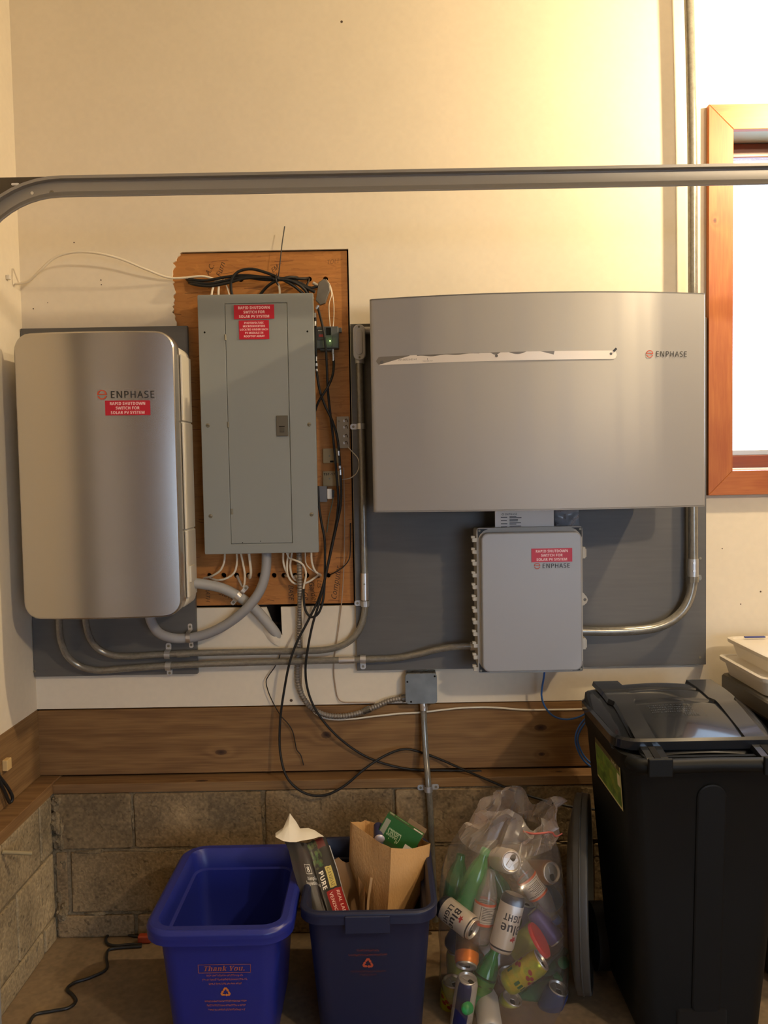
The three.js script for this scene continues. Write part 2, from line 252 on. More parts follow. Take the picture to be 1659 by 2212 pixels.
/* window in the back wall */
{
  const w = struct('window_1', 'pine-cased window overexposed with daylight', 'window');
  const { x0, x1, y0, y1 } = WIN, cw = 0.078, z0 = 0.0005, z1 = 0.022;
  const casing = (pts, swap) => part(w, 'casing', uvm(extr(pts, z1 - z0, 0.002).translate(0, 0, z0), 1, 4, swap), mPine);
  casing([[x0 - cw, y0 - cw], [x0, y0], [x0, y1], [x0 - cw, y1 + cw]], true);
  casing([[x1 + cw, y0 - cw], [x1 + cw, y1 + cw], [x1, y1], [x1, y0]], true);
  casing([[x0 - cw, y0 - cw], [x1 + cw, y0 - cw], [x1, y0], [x0, y0]], false);
  casing([[x0 - cw, y1 + cw], [x0, y1], [x1, y1], [x1 + cw, y1 + cw]], false);
  const jm = M([0.62, 0.42, 0.25], 0.45, 0, { map: tPine }), dark = M([0.2, 0.1, 0.055], 0.4, 0, { map: tPine });
  part(w, 'jamb', uvm(box(x0 - 0.02, x0 - 0.002, y0 - 0.02, y1 + 0.02, -0.19, 0), 1, 4), jm); part(w, 'jamb', uvm(box(x1 + 0.002, x1 + 0.02, y0 - 0.02, y1 + 0.02, -0.19, 0), 1, 4), jm);
  part(w, 'jamb', uvm(box(x0 - 0.002, x1 + 0.002, y1 + 0.002, y1 + 0.02, -0.19, 0), 1, 4), M([0.3, 0.32, 0.2], 0.5)); part(w, 'sill', uvm(box(x0 - 0.002, x1 + 0.002, y0 - 0.02, y0 - 0.002, -0.19, 0), 1, 4), mPine);
  const s = 0.012, zz = [-0.13, -0.095];
  part(w, 'sash', box(x0, x0 + s, y0 + 0.002, y1, zz[0], zz[1], 0.003), jm); part(w, 'sash', box(x1 - 0.04, x1, y0 + 0.002, y1, zz[0], zz[1], 0.003), jm);
  part(w, 'sash', box(x0 + s, x1 - 0.04, y0 + 0.002, y0 + 0.05, zz[0], zz[1], 0.003), dark); part(w, 'sash', box(x0 + s, x1 - 0.04, y1 - 0.045, y1, zz[0], zz[1], 0.003), dark);
  part(w, 'glazing_strip', box(x0 + s, x1 - 0.04, y0 + 0.05, y0 + 0.068, -0.12, -0.1, 0.002), M([0.45, 0.48, 0.5], 0.35, 0.5));
  part(w, 'sill_strip', box(x0 + 0.002, x1 - 0.002, y0, y0 + 0.008, -0.09, -0.03, 0.002), M([0.8, 0.8, 0.78], 0.35));
  part(w, 'pane', box(x0 + s, x1 - 0.04, y0 + 0.05, y1 - 0.045, -0.114, -0.11), MP([1, 1, 1], 0.02, 0, { transmission: 1, thickness: 0 }));
  part(w, 'latch', box(x0 + 0.001, x0 + 0.008, 1.86, 1.905, -0.09, -0.06, 0.002), M([0.6, 0.58, 0.5], 0.4, 0.6));
}
/* ---------- lamps ---------- */
{
  const t = thing('pendant_lamp', 'bare warm bulb hanging on a cord above the pine window', 'lamp');
  const [bx, by, bz] = BULB;
  part(t, 'bulb', new THREE.LatheGeometry([[0, -0.03], [0.014, -0.027], [0.025, -0.016], [0.03, 0], [0.027, 0.016], [0.018, 0.035], [0.013, 0.05]].map(([a, b]) => new THREE.Vector2(a, b)), 20).translate(bx, by, bz), M([0.9, 0.85, 0.7], 0.4, 0, { emissive: lin(...BULB_COLOR), emissiveIntensity: 6 }));
  part(t, 'socket', cyl(0.02, 0.016, 0.05).translate(bx, by + 0.073, bz), mBlack);
  part(t, 'cord', sweep([V(bx, by + 0.09, bz), V(bx, YC - 0.2, bz), V(bx, YC - 0.02, bz)], 0.003), mBlackWire);
  part(t, 'canopy', cyl(0.05, 0.055, 0.025).translate(bx, YC - 0.013, bz), mSteel);
  const l = new THREE.PointLight(lin(...BULB_COLOR), BULB_POWER, 0, 2); l.position.set(bx, by, bz); l.castShadow = true; l.shadow.radius = 1.5; l.name = 'bulb_light'; scene.add(l);
  const c = thing('ceiling_lamp', 'round warm globe lamp on the ceiling behind the viewer', 'lamp');
  const [tx, ty, tz] = LAMP;
  part(c, 'globe', new THREE.SphereGeometry(0.09, 24, 16).translate(tx, ty, tz), M([0.9, 0.88, 0.8], 0.5, 0, { emissive: lin(...LAMP_COLOR), emissiveIntensity: 12 }));
  part(c, 'base', cyl(0.07, 0.08, YC - ty - 0.08).translate(tx, (YC + ty + 0.078) / 2, tz), M([0.7, 0.68, 0.62], 0.5));
  const l2 = new THREE.PointLight(lin(...LAMP_COLOR), LAMP_POWER, 0, 2); l2.position.set(tx, ty, tz); l2.castShadow = true; l2.shadow.radius = 4; l2.name = 'globe_light'; scene.add(l2);
}

/* ---------- garage door track ---------- */
{
  const t = thing('garage_door_track', 'galvanized garage door track running across the upper wall', 'door track');
  const z = 0.62, yT = 2.222, yB = 2.171, xa = -0.765, rO = 0.28, xe = 1.9;
  const prof = [];                                         // section (height 0..1, out of plane); open side faces the room
  const hgt = yT - yB;
  [[1.0, 0.018], [1.0, 0.029], [0.9, 0.029], [0.9, 0.026], [0.97, 0.026], [0.97, 0.018], [0.9, 0.014], [0.62, 0.013], [0.34, 0.015], [0.2, 0.02], [0.09, 0.026], [0.0, 0.03], [0.0, 0.0325], [0.06, 0.034], [0.13, 0.028], [0.24, 0.022], [0.36, 0.0175], [0.62, 0.0155], [0.88, 0.0165], [0.88, 0.032], [1.02, 0.032], [1.02, 0.018]].forEach((p) => prof.push(p));
  const ring = (x, y, a) => prof.map(([h, d]) => { const q = (h - 1) * hgt; return V(x + Math.sin(a) * q, y + Math.cos(a) * q, z + d); });
  const rings = [ring(xe, yT, 0), ring(0.5, yT, 0), ring(xa, yT, 0)];
  for (let i = 1; i <= 14; i++) { const a = i / 14 * Math.PI / 2; rings.push(prof.map(([h, d]) => { const rr = rO + (h - 1) * hgt; return V(xa - Math.sin(a) * rr, yT - rO + Math.cos(a) * rr, z + d); })); }
  rings.push(prof.map(([h, d]) => V(xa - (rO + (h - 1) * hgt), 0.02, z + d)));
  part(t, 'rail', loft(rings, { capA: true, capB: true, crease: 0.4 }), M([0.34, 0.32, 0.285], 0.4, 0.4));
  part(t, 'mounting_plate', extr([[-1.12, 2.0], [-1.12, 2.2285], [-0.772, 2.2285], [-0.764, 2.223], [-0.764, 2.2], [-0.86, 2.18], [-0.92, 2.15], [-0.97, 2.1], [-1.0, 2.05], [-1.01, 2.0]], 0.003).translate(0, 0, z + 0.006), M([0.2, 0.165, 0.12], 0.5, 0.5, { map: tGalv }));
  const s = U(33, 398, z + 0.009); part(t, 'slot', extr(rrect(0.019, 0.006, 0.0029, 4).map(([a, b]) => [a + s.x, b + s.y]), 0.001).translate(0, 0, z + 0.0088), M([0.82, 0.78, 0.7], 0.5));
  const b1 = U(72, 419, z + 0.01), b2 = U(114, 418, z + 0.01);
  part(t, 'rivet', disc(b1.x, b1.y, z + 0.0145, 0.0038, 0.003), mSteel); part(t, 'bolt', disc(b2.x, b2.y, z + 0.0145, 0.0055, 0.003), mGalvDark);
  part(t, 'hanger', box(1.6, 1.635, yT - 0.02, YC - 0.001, z - 0.012, z - 0.006), mGalvDark);
  part(t, 'hanger', box(-1.1, -1.065, yT - 0.02, YC - 0.001, z - 0.004, z + 0.003), mGalvDark);
}
/* ---------- boards on the wall ---------- */
const tPly = canvasTex(1024, 2048, (g, w, h) => {
  seed(77); g.fillStyle = '#bb8041'; g.fillRect(0, 0, w, h);
  for (let i = 0; i < 1500; i++) { const x = R(0, w), y = R(0, h), l = R(30, 260), c = rnd(); g.strokeStyle = c < 0.5 ? `rgba(214,150,84,${R(0.05, 0.2)})` : `rgba(128,72,28,${R(0.05, 0.18)})`; g.lineWidth = R(2, 14); g.beginPath(); g.moveTo(x, y); g.bezierCurveTo(x + l * 0.3, y + R(-18, 18), x + l * 0.6, y + R(-18, 18), x + l, y + R(-10, 10)); g.stroke(); }
  for (let i = 0; i < 240; i++) { const x = R(0, w), y = R(0, h); g.strokeStyle = `rgba(70,34,12,${R(0.25, 0.7)})`; g.lineWidth = R(1, 3); g.beginPath(); g.moveTo(x, y); g.quadraticCurveTo(x + R(10, 50), y + R(-8, 8), x + R(30, 110), y + R(-12, 12)); g.stroke(); }
  for (let i = 0; i < 420; i++) { g.fillStyle = rnd() < 0.6 ? `rgba(228,165,92,${R(0.05, 0.22)})` : `rgba(120,66,26,${R(0.05, 0.2)})`; g.beginPath(); g.ellipse(R(0, w), R(0, h), R(6, 46), R(4, 16), R(-0.5, 0.5), 0, 7); g.fill(); }
  const write = (s, px, py, rot, size, a = 0.85) => { const u = (px - 372) / (757 - 372) * w, v = (py - 546) / (1305 - 546) * h; g.save(); g.translate(u, v); g.rotate(rot); g.fillStyle = `rgba(24,14,8,${a})`; g.font = `italic ${size}px sans-serif`; g.fillText(s, 0, 0); g.restore(); };
  write('A.C.', 452, 594, -1.05, 40); write('Furn', 477, 598, -1.2, 42); write('EM', 592, 590, -0.6, 34); write('TOLI', 712, 574, -0.1, 34, 0.4); write('BASE', 611, 1262, 1.57, 40); write('W.Ge', 632, 1262, 1.2, 44); write('Computer', 717, 1298, -1.4, 44); write('Garden', 656, 1256, 1.4, 42, 0.8); write('Range', 478, 1296, 1.0, 44); write('Stove', 452, 1280, 0.4, 40, 0.7); write('BATH', 424, 1264, 1.57, 36, 0.7); write('Lts', 676, 1252, 1.57, 38, 0.6);
  g.strokeStyle = 'rgba(24,14,8,0.7)'; g.lineWidth = 4; for (const [x, y] of [[670, 150], [700, 160]]) { g.strokeRect(x, y, 10, 12); }
});
tPly.wrapS = tPly.wrapT = THREE.ClampToEdgeWrapping;
{
  const t = thing('plywood_backer', 'bare orange plywood with handwriting behind the breaker panel', 'plywood');
  const w = PLY.x1 - PLY.x0, h = PLY.y1 - PLY.y0;
  const hp = [];
  for (const x of [452, 483, 511, 537, 562, 592, 613, 637, 662, 688, 709]) hp.push([x, 1243, 0.0085]);
  for (const x of [412, 520, 640, 668, 703]) hp.push([x, 603, 0.0085]);
  const holes = hp.map(([x, y, r]) => { const q = U(x, y, -0.008); return circ(q.x, q.y, r * (0.9 + 0.25 * hash(x, y, 2)), 12); });
  const g = extr([[PLY.x0, PLY.y0], [PLY.x1, PLY.y0], [PLY.x1, PLY.y1], [PLY.x0, PLY.y1]], 0.016, 0, holes).translate(0, 0, -0.024);
  const p = g.attributes.position, uv = new Float32Array(p.count * 2); for (let i = 0; i < p.count; i++) { uv[i * 2] = (p.getX(i) - PLY.x0) / w; uv[i * 2 + 1] = (p.getY(i) - PLY.y0) / h; } g.setAttribute('uv', new THREE.BufferAttribute(uv, 2));
  part(t, 'sheet', g, M([0.9, 0.85, 0.72], 0.62, 0, { map: tPly }));
}
const tGreyPaint = dataTex(512, 512, (u, v) => { const n = fbm(u * 3, v * 3, 3, 3, 51, 5), f = fbm(u * 12, v * 140, 12, 140, 8, 2); const k = 0.86 + (n - 0.5) * 0.2 + (f - 0.5) * 0.05; return [k, k, k]; });
const mGreyBoard = M([0.165, 0.16, 0.15], 0.5, 0, { map: tGreyPaint, bumpMap: tGreyPaint, bumpScale: 0.0006 });
{
  const a = thing('mounting_board', 'grey painted plywood board behind the silver switch unit', 'board');
  part(a, 'sheet', uvm(box(-1.147, -0.616, 0.848, 1.97, 0.0005, 0.019, 0.001), 1), mGreyBoard);
  const b = thing('mounting_board', 'large grey painted plywood board behind the wide battery', 'board');
  part(b, 'sheet', uvm(box(-0.097, 1.0385, 0.849, 1.966, 0.0005, 0.019, 0.001), 1), mGreyBoard);
  for (const [x, y] of [[1512, 1420], [1513, 1206], [783, 925], [790, 1140]]) { const q = U(x, y, 0.019); part(b, 'screw', disc(q.x, q.y, 0.0188, 0.004, 0.0012), mScrew); }
  for (const [x, y] of [[75, 1450], [410, 1300]]) { const q = U(x, y, 0.019); part(a, 'screw', disc(q.x, q.y, 0.0188, 0.004, 0.0012), mScrew); }
}
/* ---------- printed matter ---------- */
function rapid(g, w, h) {
  g.fillStyle = '#c01a32'; g.fillRect(0, 0, w, h); g.fillStyle = '#f3d9d6'; g.textAlign = 'center'; g.font = `bold ${h * 0.27}px sans-serif`;
  ['RAPID SHUTDOWN', 'SWITCH FOR', 'SOLAR PV SYSTEM'].forEach((s, i) => g.fillText(s, w / 2, h * (0.30 + i * 0.305), w * 0.86));
}
const tRapid = canvasTex(512, 170, rapid);
const tPhoto = canvasTex(384, 230, (g, w, h) => { g.fillStyle = '#c01a32'; g.fillRect(0, 0, w, h); g.fillStyle = '#f3d9d6'; g.textAlign = 'center'; g.font = `bold ${h * 0.145}px sans-serif`; ['PHOTOVOLTAIC', 'MICROINVERTERS', 'LOCATED UNDER EACH', 'PV MODULE IN', 'ROOFTOP ARRAY'].forEach((s, i) => g.fillText(s, w / 2, h * (0.19 + i * 0.175), w * 0.94)); });
function logoTex(ink, ring) {
  return canvasTex(640, 128, (g, w, h) => {
    g.clearRect(0, 0, w, h); g.strokeStyle = ring; g.lineWidth = 12; const r = 47, cx = 58, cy = 64;
    g.beginPath(); g.arc(cx, cy, r, Math.PI * 1.06, Math.PI * 1.94); g.stroke(); g.beginPath(); g.arc(cx, cy, r, Math.PI * 0.1, Math.PI * 0.9); g.stroke();
    g.beginPath(); g.moveTo(cx - r - 5, cy - 4); g.lineTo(cx + r + 5, cy - 4); g.stroke();
    g.fillStyle = ink; g.font = '106px sans-serif'; let x = 146; const sp = (484 - g.measureText('ENPHASE').width) / 6; for (const ch of 'ENPHASE') { g.fillText(ch, x, 102); x += g.measureText(ch).width + sp; }
  });
}
const tLogo = logoTex('#262525', '#cf5030');
/* a red adhesive label */
function redLabel(parent, tex, x, y, z, w, h, zf) { return decal(parent, 'warning_label', tex, x, y, z, w, h, { zf, rough: 0.4, label: 'red warning label with white lettering' }); }
/* bowed plate with rounded corners: front follows zf(x), sides go back to zb */
function bowed(w, h, r, zf, zb, bev = 0.004, nx = 28) {
  const edge = (ins) => { const W2 = w / 2 - ins, H2 = h / 2 - ins, rr = Math.max(r - ins, 0.0005), out = []; for (let i = 0; i <= nx; i++) { const x = -W2 * Math.cos(i / nx * Math.PI); const dx = Math.max(0, Math.abs(x) - (W2 - rr)); const y = H2 - rr + Math.sqrt(Math.max(0, rr * rr - dx * dx)); out.push([x, y]); } return out; };
  const loop = (ins, f) => { const e = edge(ins); const t = e.map(([x, y]) => V(x, y, f(x))), b = e.slice().reverse().map(([x, y]) => V(x, -y, f(x))); return [...b, ...t]; };  // bottom right to left, top left to right
  const skin = loft([loop(0, () => zb), loop(0, (x) => zf(x) - bev), loop(bev * 0.3, (x) => zf(x) - bev * 0.3), loop(bev, zf)], { crease: 0.9 });
  const e = edge(bev), pos = [], idx = [], ny = 6; e.forEach(([x, y]) => { for (let j = 0; j <= ny; j++) pos.push(x, -y + 2 * y * j / ny, zf(x)); });
  for (let i = 0; i < nx; i++) for (let j = 0; j < ny; j++) { const a = i * (ny + 1) + j, b = a + ny + 1; idx.push(a, b, a + 1, b, b + 1, a + 1); }
  const f = new THREE.BufferGeometry(); f.setAttribute('position', new THREE.Float32BufferAttribute(pos, 3)); f.setIndex(idx); f.computeVertexNormals(); uvm(f);
  const ff = f.toNonIndexed(); const uvs = new Float32Array(ff.attributes.position.count * 2); for (let i = 0; i < ff.attributes.position.count; i++) { uvs[2 * i] = ff.attributes.position.getX(i); uvs[2 * i + 1] = ff.attributes.position.getY(i); } ff.setAttribute('uv', new THREE.BufferAttribute(uvs, 2));
  return merge([skin, ff]);
}
const tBrush = dataTex(256, 512, (u, v) => { const k = 0.5 + (fbm(u * 220, v * 4, 220, 4, 15, 2) - 0.5) * 0.7; return [k, k, k]; }, false);
/* ---------- silver switch unit on the left ---------- */
{
  const t = thing('transfer_switch', 'tall silver rounded switch unit with a red shutdown label', 'electrical unit');
  const cx = -0.847, cy = 1.496, w = 0.474, h = 0.846, zf = (x) => 0.25 - 0.52 * x * x;
  part(t, 'cover', bowed(w, h, 0.05, zf, 0.165, 0.005).translate(cx, cy, 0), MP([0.50, 0.475, 0.44], 0.27, 0.85));
  const side = M([0.66, 0.62, 0.52], 0.5);
  part(t, 'body', box(cx - w / 2 + 0.008, cx + w / 2 + 0.004, cy - h / 2 + 0.012, cy + h / 2 - 0.03, 0.0195, 0.17, 0.03), side);
  for (const [a, b] of [[1.66, 1.86], [1.33, 1.655], [1.12, 1.325]]) part(t, 'side_panel', box(cx + w / 2 + 0.002, cx + w / 2 + 0.0085, a, b, 0.05, 0.166, 0.002), side);
  part(t, 'latch', box(cx + w / 2 + 0.006, cx + w / 2 + 0.014, 1.165, 1.215, 0.09, 0.15, 0.002), side);
  const f2 = (x) => zf(x - cx) + 0.0015;
  const lg = U(272, 852, 0.247), rl = U(275.5, 881, 0.247);
  decal(t, 'logo', tLogo, lg.x, lg.y, 0, 0.168, 0.0335, { zf: (x) => f2(x), clear: true });
  redLabel(t, tRapid, rl.x, rl.y, 0, 0.128, 0.043, (x) => f2(x));
}
/* ---------- breaker panel ---------- */
{
  const t = thing('breaker_panel', 'grey steel breaker panel with two red labels', 'breaker panel');
  const x0 = -0.567, x1 = -0.2075, y0 = 1.244, y1 = 2.052, z = 0.085, grey = M([0.275, 0.295, 0.28], 0.5);
  part(t, 'box', box(x0 + 0.008, x1 - 0.008, y0 + 0.008, y1 - 0.008, -0.0078, 0.078), grey);
  const d0 = U(486, 657, z), d1 = U(631, 1172, z), dx0 = d0.x, dx1 = d1.x, dy1 = d0.y, dy0 = d1.y, g0 = 0.0012;
  const rr = rrect(x1 - x0, y1 - y0, 0.004, 3).map(([a, b]) => [a + (x0 + x1) / 2, b + (y0 + y1) / 2]);
  part(t, 'cover', extr(rr, 0.012, 0.002, [[[dx0 - g0, dy0 - g0], [dx1 + g0, dy0 - g0], [dx1 + g0, dy1 + g0], [dx0 - g0, dy1 + g0]]]).translate(0, 0, z - 0.012), grey);
  part(t, 'gap', box(dx0 - 0.003, dx1 + 0.003, dy0 - 0.003, dy1 + 0.003, z - 0.014, z - 0.0115), mHole);
  const d = part(t, 'door', box(dx0, dx1, dy0, dy1, z - 0.011, z + 0.0004, 0.001), grey);
  for (const [px, py] of [[487, 729], [493, 917], [501, 1105]]) { const q = U(px, py, z); part(d, 'hinge', sweep([V(q.x, q.y - 0.009, z), V(q.x, q.y + 0.009, z)], 0.0032), mScrew); }
  const l = U(610, 920, z), bronze = M([0.13, 0.115, 0.085], 0.5, 0.3);
  part(d, 'latch', box(l.x - 0.018, l.x + 0.018, l.y - 0.032, l.y + 0.032, z, z + 0.006, 0.002), bronze);
  part(d, 'latch_slide', box(l.x - 0.007, l.x + 0.006, l.y - 0.02, l.y - 0.004, z + 0.005, z + 0.009, 0.001), M([0.09, 0.08, 0.06], 0.5, 0.3));
  part(d, 'latch_slot', box(l.x - 0.01, l.x + 0.008, l.y - 0.003, l.y - 0.0005, z + 0.0055, z + 0.0066), mHole);
  for (const [px, py, hole] of [[442, 718, 1], [664, 716, 1], [449, 919], [668, 917], [455, 1115], [673, 1111]]) { const q = U(px, py, z); if (hole) part(t, 'screw_hole', disc(q.x, q.y, z - 0.0005, 0.003, 0.0008), mHole); else { const s = part(t, 'screw', new THREE.SphereGeometry(0.0068, 14, 8, 0, 6.29, 0, 1.2).rotateX(Math.PI / 2).scale(1, 1, 0.5).translate(q.x, q.y, z - 0.0005), mScrew); part(s, 'slot', box(q.x - 0.005, q.x + 0.005, q.y - 0.0006, q.y + 0.0006, z + 0.0022, z + 0.0031), mHole); } }
  const a = U(549, 674, z), b = U(549, 712.5, z);
  redLabel(t, tRapid, a.x, a.y, z + 0.0013, 0.125, 0.0435); redLabel(t, tPhoto, b.x, b.y, z + 0.0013, 0.0935, 0.0585);
  for (const [px, py] of [[524, 1172], [563, 1169]]) { const q = U(px, py, z); part(t, 'chip', disc(q.x, q.y, z, 0.0016, 0.0008, 8), mHole); }
}
/* ---------- battery ---------- */
const mSilver = MP([0.345, 0.34, 0.335], 0.5, 0.25);
{
  const t = thing('wall_battery', 'wide silver wall battery with a bright peeling strip', 'battery');
  const x0 = -0.031, x1 = 0.951, y0 = 1.375, y1 = 1.999, cx = (x0 + x1) / 2, hw = (x1 - x0) / 2;
  const zf = (x) => { const u = Math.min(1, Math.abs(x - cx) / hw); return 0.302 - 0.062 * u * u; };
  const pr = []; const re = 0.014, n = 40;                                       // plan outline, x against depth
  for (let i = 0; i <= n; i++) { const x = x0 + re + (x1 - x0 - 2 * re) * i / n; pr.push([x, zf(x)]); }
  const round = (cxx, s) => { const zc = zf(cxx) - re; return Array.from({ length: 7 }, (_, i) => { const a = i / 6 * Math.PI / 2; return [cxx + s * Math.sin(a) * re, zc + Math.cos(a) * re]; }); };
  const outer = [...round(x0 + re, -1).reverse(), ...pr.slice(1, -1), ...round(x1 - re, 1)], zb = 0.218, th = 0.006;
  outer.unshift([x0, zb]); outer.push([x1, zb]);
  const inner = [[x1 - th, zb], [cx + 0.4, 0.245], [cx + 0.2, 0.27], [cx, 0.28], [cx - 0.2, 0.27], [cx - 0.4, 0.245], [x0 + th, zb]];
  const ringAt = (y, ins) => outer.map(([x, z]) => V(cx + (x - cx) * (1 - ins / hw), y, z - ins));
  const back = (y) => [...ringAt(y, 0)];
  const rings = [ringAt(y0, 0.002), ringAt(y0 + 0.002, 0), ringAt(y1 - 0.004, 0), ringAt(y1 - 0.001, 0.0015), ringAt(y1, 0.005)];
  part(t, 'cover', merge([loft(rings, { closed: false, crease: 0.5 }), extr([...outer, ...inner], 0.004).rotateX(Math.PI / 2).translate(0, y1 - 0.001, 0), extr([...outer, ...inner], 0.004).rotateX(Math.PI / 2).translate(0, y0 + 0.0045, 0), extr(outer, 0.003).rotateX(Math.PI / 2).translate(0, y1 - 0.001, 0)]), mSilver);
  const bm = M([0.06, 0.062, 0.066], 0.6);
  for (let k = 0; k < 3; k++) part(t, 'battery_module', box(x0 + 0.008 + k * 0.284, x0 + 0.008 + k * 0.284 + 0.28, y0 + 0.008, y1 - 0.004, 0.032, 0.212, 0.006), bm);
  part(t, 'wall_bracket', box(x0 + 0.09, x0 + 0.83, y1 - 0.2, y1 - 0.12, 0.0192, 0.034), mGalvDark);
  part(t, 'wall_bracket', box(x0 + 0.09, x0 + 0.83, y0 + 0.1, y0 + 0.18, 0.0192, 0.034), mGalvDark);
  part(t, 'end_flange', box(x1 - 0.009, x1 - 0.0035, y0 + 0.002, y1 - 0.004, 0.19, 0.225, 0.002), M([0.6, 0.62, 0.62], 0.3, 0.5));
  /* light bar with its torn film */
  const A = U(817, 781, 0.268), B = U(1332, 764, 0.29), yc = (A.y + B.y) / 2 + 0.0005, hh = 0.0122;
  const bend = (g, lift) => { const p = g.attributes.position; for (let i = 0; i < p.count; i++) p.setZ(i, zf(p.getX(i)) + lift + p.getZ(i)); g.computeVertexNormals(); return g; };
  const strip = (top, bot, xa, xb, m = 96) => { const pos = [], idx = []; for (let i = 0; i <= m; i++) { const x = xa + (xb - xa) * i / m; pos.push(x, bot(x), 0, x, top(x), 0); } for (let i = 0; i < m; i++) { const a = i * 2; idx.push(a, a + 2, a + 1, a + 2, a + 3, a + 1); } const g = new THREE.BufferGeometry(); g.setAttribute('position', new THREE.Float32BufferAttribute(pos, 3)); g.setIndex(idx); return bend(g, 0); };
  const L = A.x - 0.006, Rr = B.x, cap = (x) => { const e = Math.min(x - L, Rr - x); return e < hh ? Math.sqrt(Math.max(0, hh * hh - (hh - e) * (hh - e))) : hh; };
  const base = strip((x) => yc + cap(x), (x) => yc - cap(x), L + 1e-4, Rr - 1e-4); { const p = base.attributes.position; for (let i = 0; i < p.count; i++) p.setZ(i, p.getZ(i) + 0.0005); }
  part(t, 'light_bar', uvm(base), M([0.2, 0.185, 0.165], 0.35, 0.2), 'dark bare strip under the torn film');
  const torn = (x) => { const u = (x - L) / (Rr - L); let d = 0; if (u < 0.012) d = 2 * hh; else if (u < 0.14) d = 2 * hh * (0.95 - (u - 0.012) * 7.0); else if (u < 0.17) d = 0; else if (u < 0.43) d = 0.006 * (0.75 + 0.35 * Math.sin(u * 60)) * (1 - (u - 0.17) * 2.6); else if (u < 0.475) d = 0.0008; else if (u < 0.515) d = 0.006 * Math.sin((u - 0.475) / 0.04 * 3.14) + 0.0008; else if (u < 0.55) d = 0.0005; else if (u < 0.62) d = 0.0062 * Math.sin((u - 0.55) / 0.07 * 3.14) + 0.0005; else if (u < 0.68) d = 0; else if (u < 0.735) d = 0.010 * (u - 0.68) / 0.055; return Math.max(0, d); };
  const film = strip((x) => Math.max(yc - cap(x), yc + cap(x) - torn(x)), (x) => yc - cap(x), L + 1e-4, Rr - 1e-4, 260); { const p = film.attributes.position; for (let i = 0; i < p.count; i++) p.setZ(i, p.getZ(i) + 0.0011); }
  part(t, 'film', uvm(film), MP([0.86, 0.8, 0.72], 0.3, 0.1, { clearcoat: 0.4, clearcoatRoughness: 0.25 }), 'bright protective film with a torn upper edge');
  for (const [px, py, r] of [[825, 779, 0.0045], [1071, 770, 0.0042], [1318, 765, 0.0038]]) { const q = U(px, py, 0.285); part(t, 'bolt', disc(q.x, q.y, zf(q.x) + 0.0006, r, 0.0012), M([0.11, 0.105, 0.1], 0.5)); }
  const tb = U(1328, 756, 0.29); part(t, 'pull_tab', box(-0.003, 0.003, -0.006, 0.006, 0, 0.003).rotateZ(-0.8).translate(tb.x, tb.y, zf(tb.x)), mBlack);
  const tx = canvasTex(512, 64, (g, w, h) => { g.clearRect(0, 0, w, h); g.fillStyle = 'rgba(70,60,50,0.85)'; g.font = '34px sans-serif'; g.fillText('701-00723-03 A1', 6, 30, 250); g.font = '20px sans-serif'; g.fillText('THIS SIDE TOP', 330, 58, 130); g.fillRect(392, 8, 4, 30); });
  const sp = U(892, 777, 0.275); decal(t, 'serial_print', tx, sp.x + 0.012, sp.y - 0.001, 0, 0.112, 0.0125, { zf: (x) => zf(x) + 0.0016, clear: true });
  const lg = U(1440, 765, 0.265); decal(t, 'logo', tLogo, lg.x, lg.y, 0, 0.13, 0.026, { zf: (x) => zf(x) + 0.0006, clear: true });
}
/* spec card and plastic scrap hanging below the battery */
{
  const t = thing('spec_card', 'white specification card tucked under the wide battery', 'card');
  const a = U(1069, 1090, 0.15), b = U(1197, 1150, 0.15);
  part(t, 'card', box(a.x, b.x, b.y - 0.03, 1.374, 0.146, 0.149, 0.001), M([0.82, 0.79, 0.74], 0.5));
  const tx = canvasTex(512, 160, (g, w, h) => { g.clearRect(0, 0, w, h); seed(9); g.fillStyle = '#444'; g.font = '26px sans-serif'; g.fillText('ENPHASE', 84, 30); g.strokeStyle = '#444'; g.lineWidth = 3; g.beginPath(); g.arc(68, 21, 8, 0, 7); g.stroke(); for (let r = 0; r < 4; r++) { g.fillRect(50, 46 + r * 30, 60 + R(-8, 8), 7); for (let k = 0; k < 2; k++) g.fillRect(125, 40 + r * 30 + k * 11, 80 + R(-25, 25), 7); } });
  decal(t, 'print', tx, (a.x + b.x) / 2, 1.338, 0.1496, b.x - a.x, 0.052, { clear: true });
}
{
  const t = thing('plastic_scrap', 'crumpled clear plastic scrap hanging under the battery', 'plastic');
  const c = U(1226, 1122, 0.12), g = new THREE.PlaneGeometry(0.075, 0.075, 14, 14), p = g.attributes.position;
  for (let i = 0; i < p.count; i++) { const x = p.getX(i), y = p.getY(i); p.setZ(i, 0.02 * (vnoise(x * 70 + 9, y * 70 + 9, 99, 99, 4) - 0.5) + 0.03 * (vnoise(x * 25 + 9, y * 25 + 9, 99, 99, 8) - 0.5)); }
  g.computeVertexNormals(); part(t, 'sheet', g.toNonIndexed().translate(c.x, 1.347, 0.12), MP([0.75, 0.78, 0.85], 0.15, 0, { transmission: 0.75, thickness: 0 }));
}
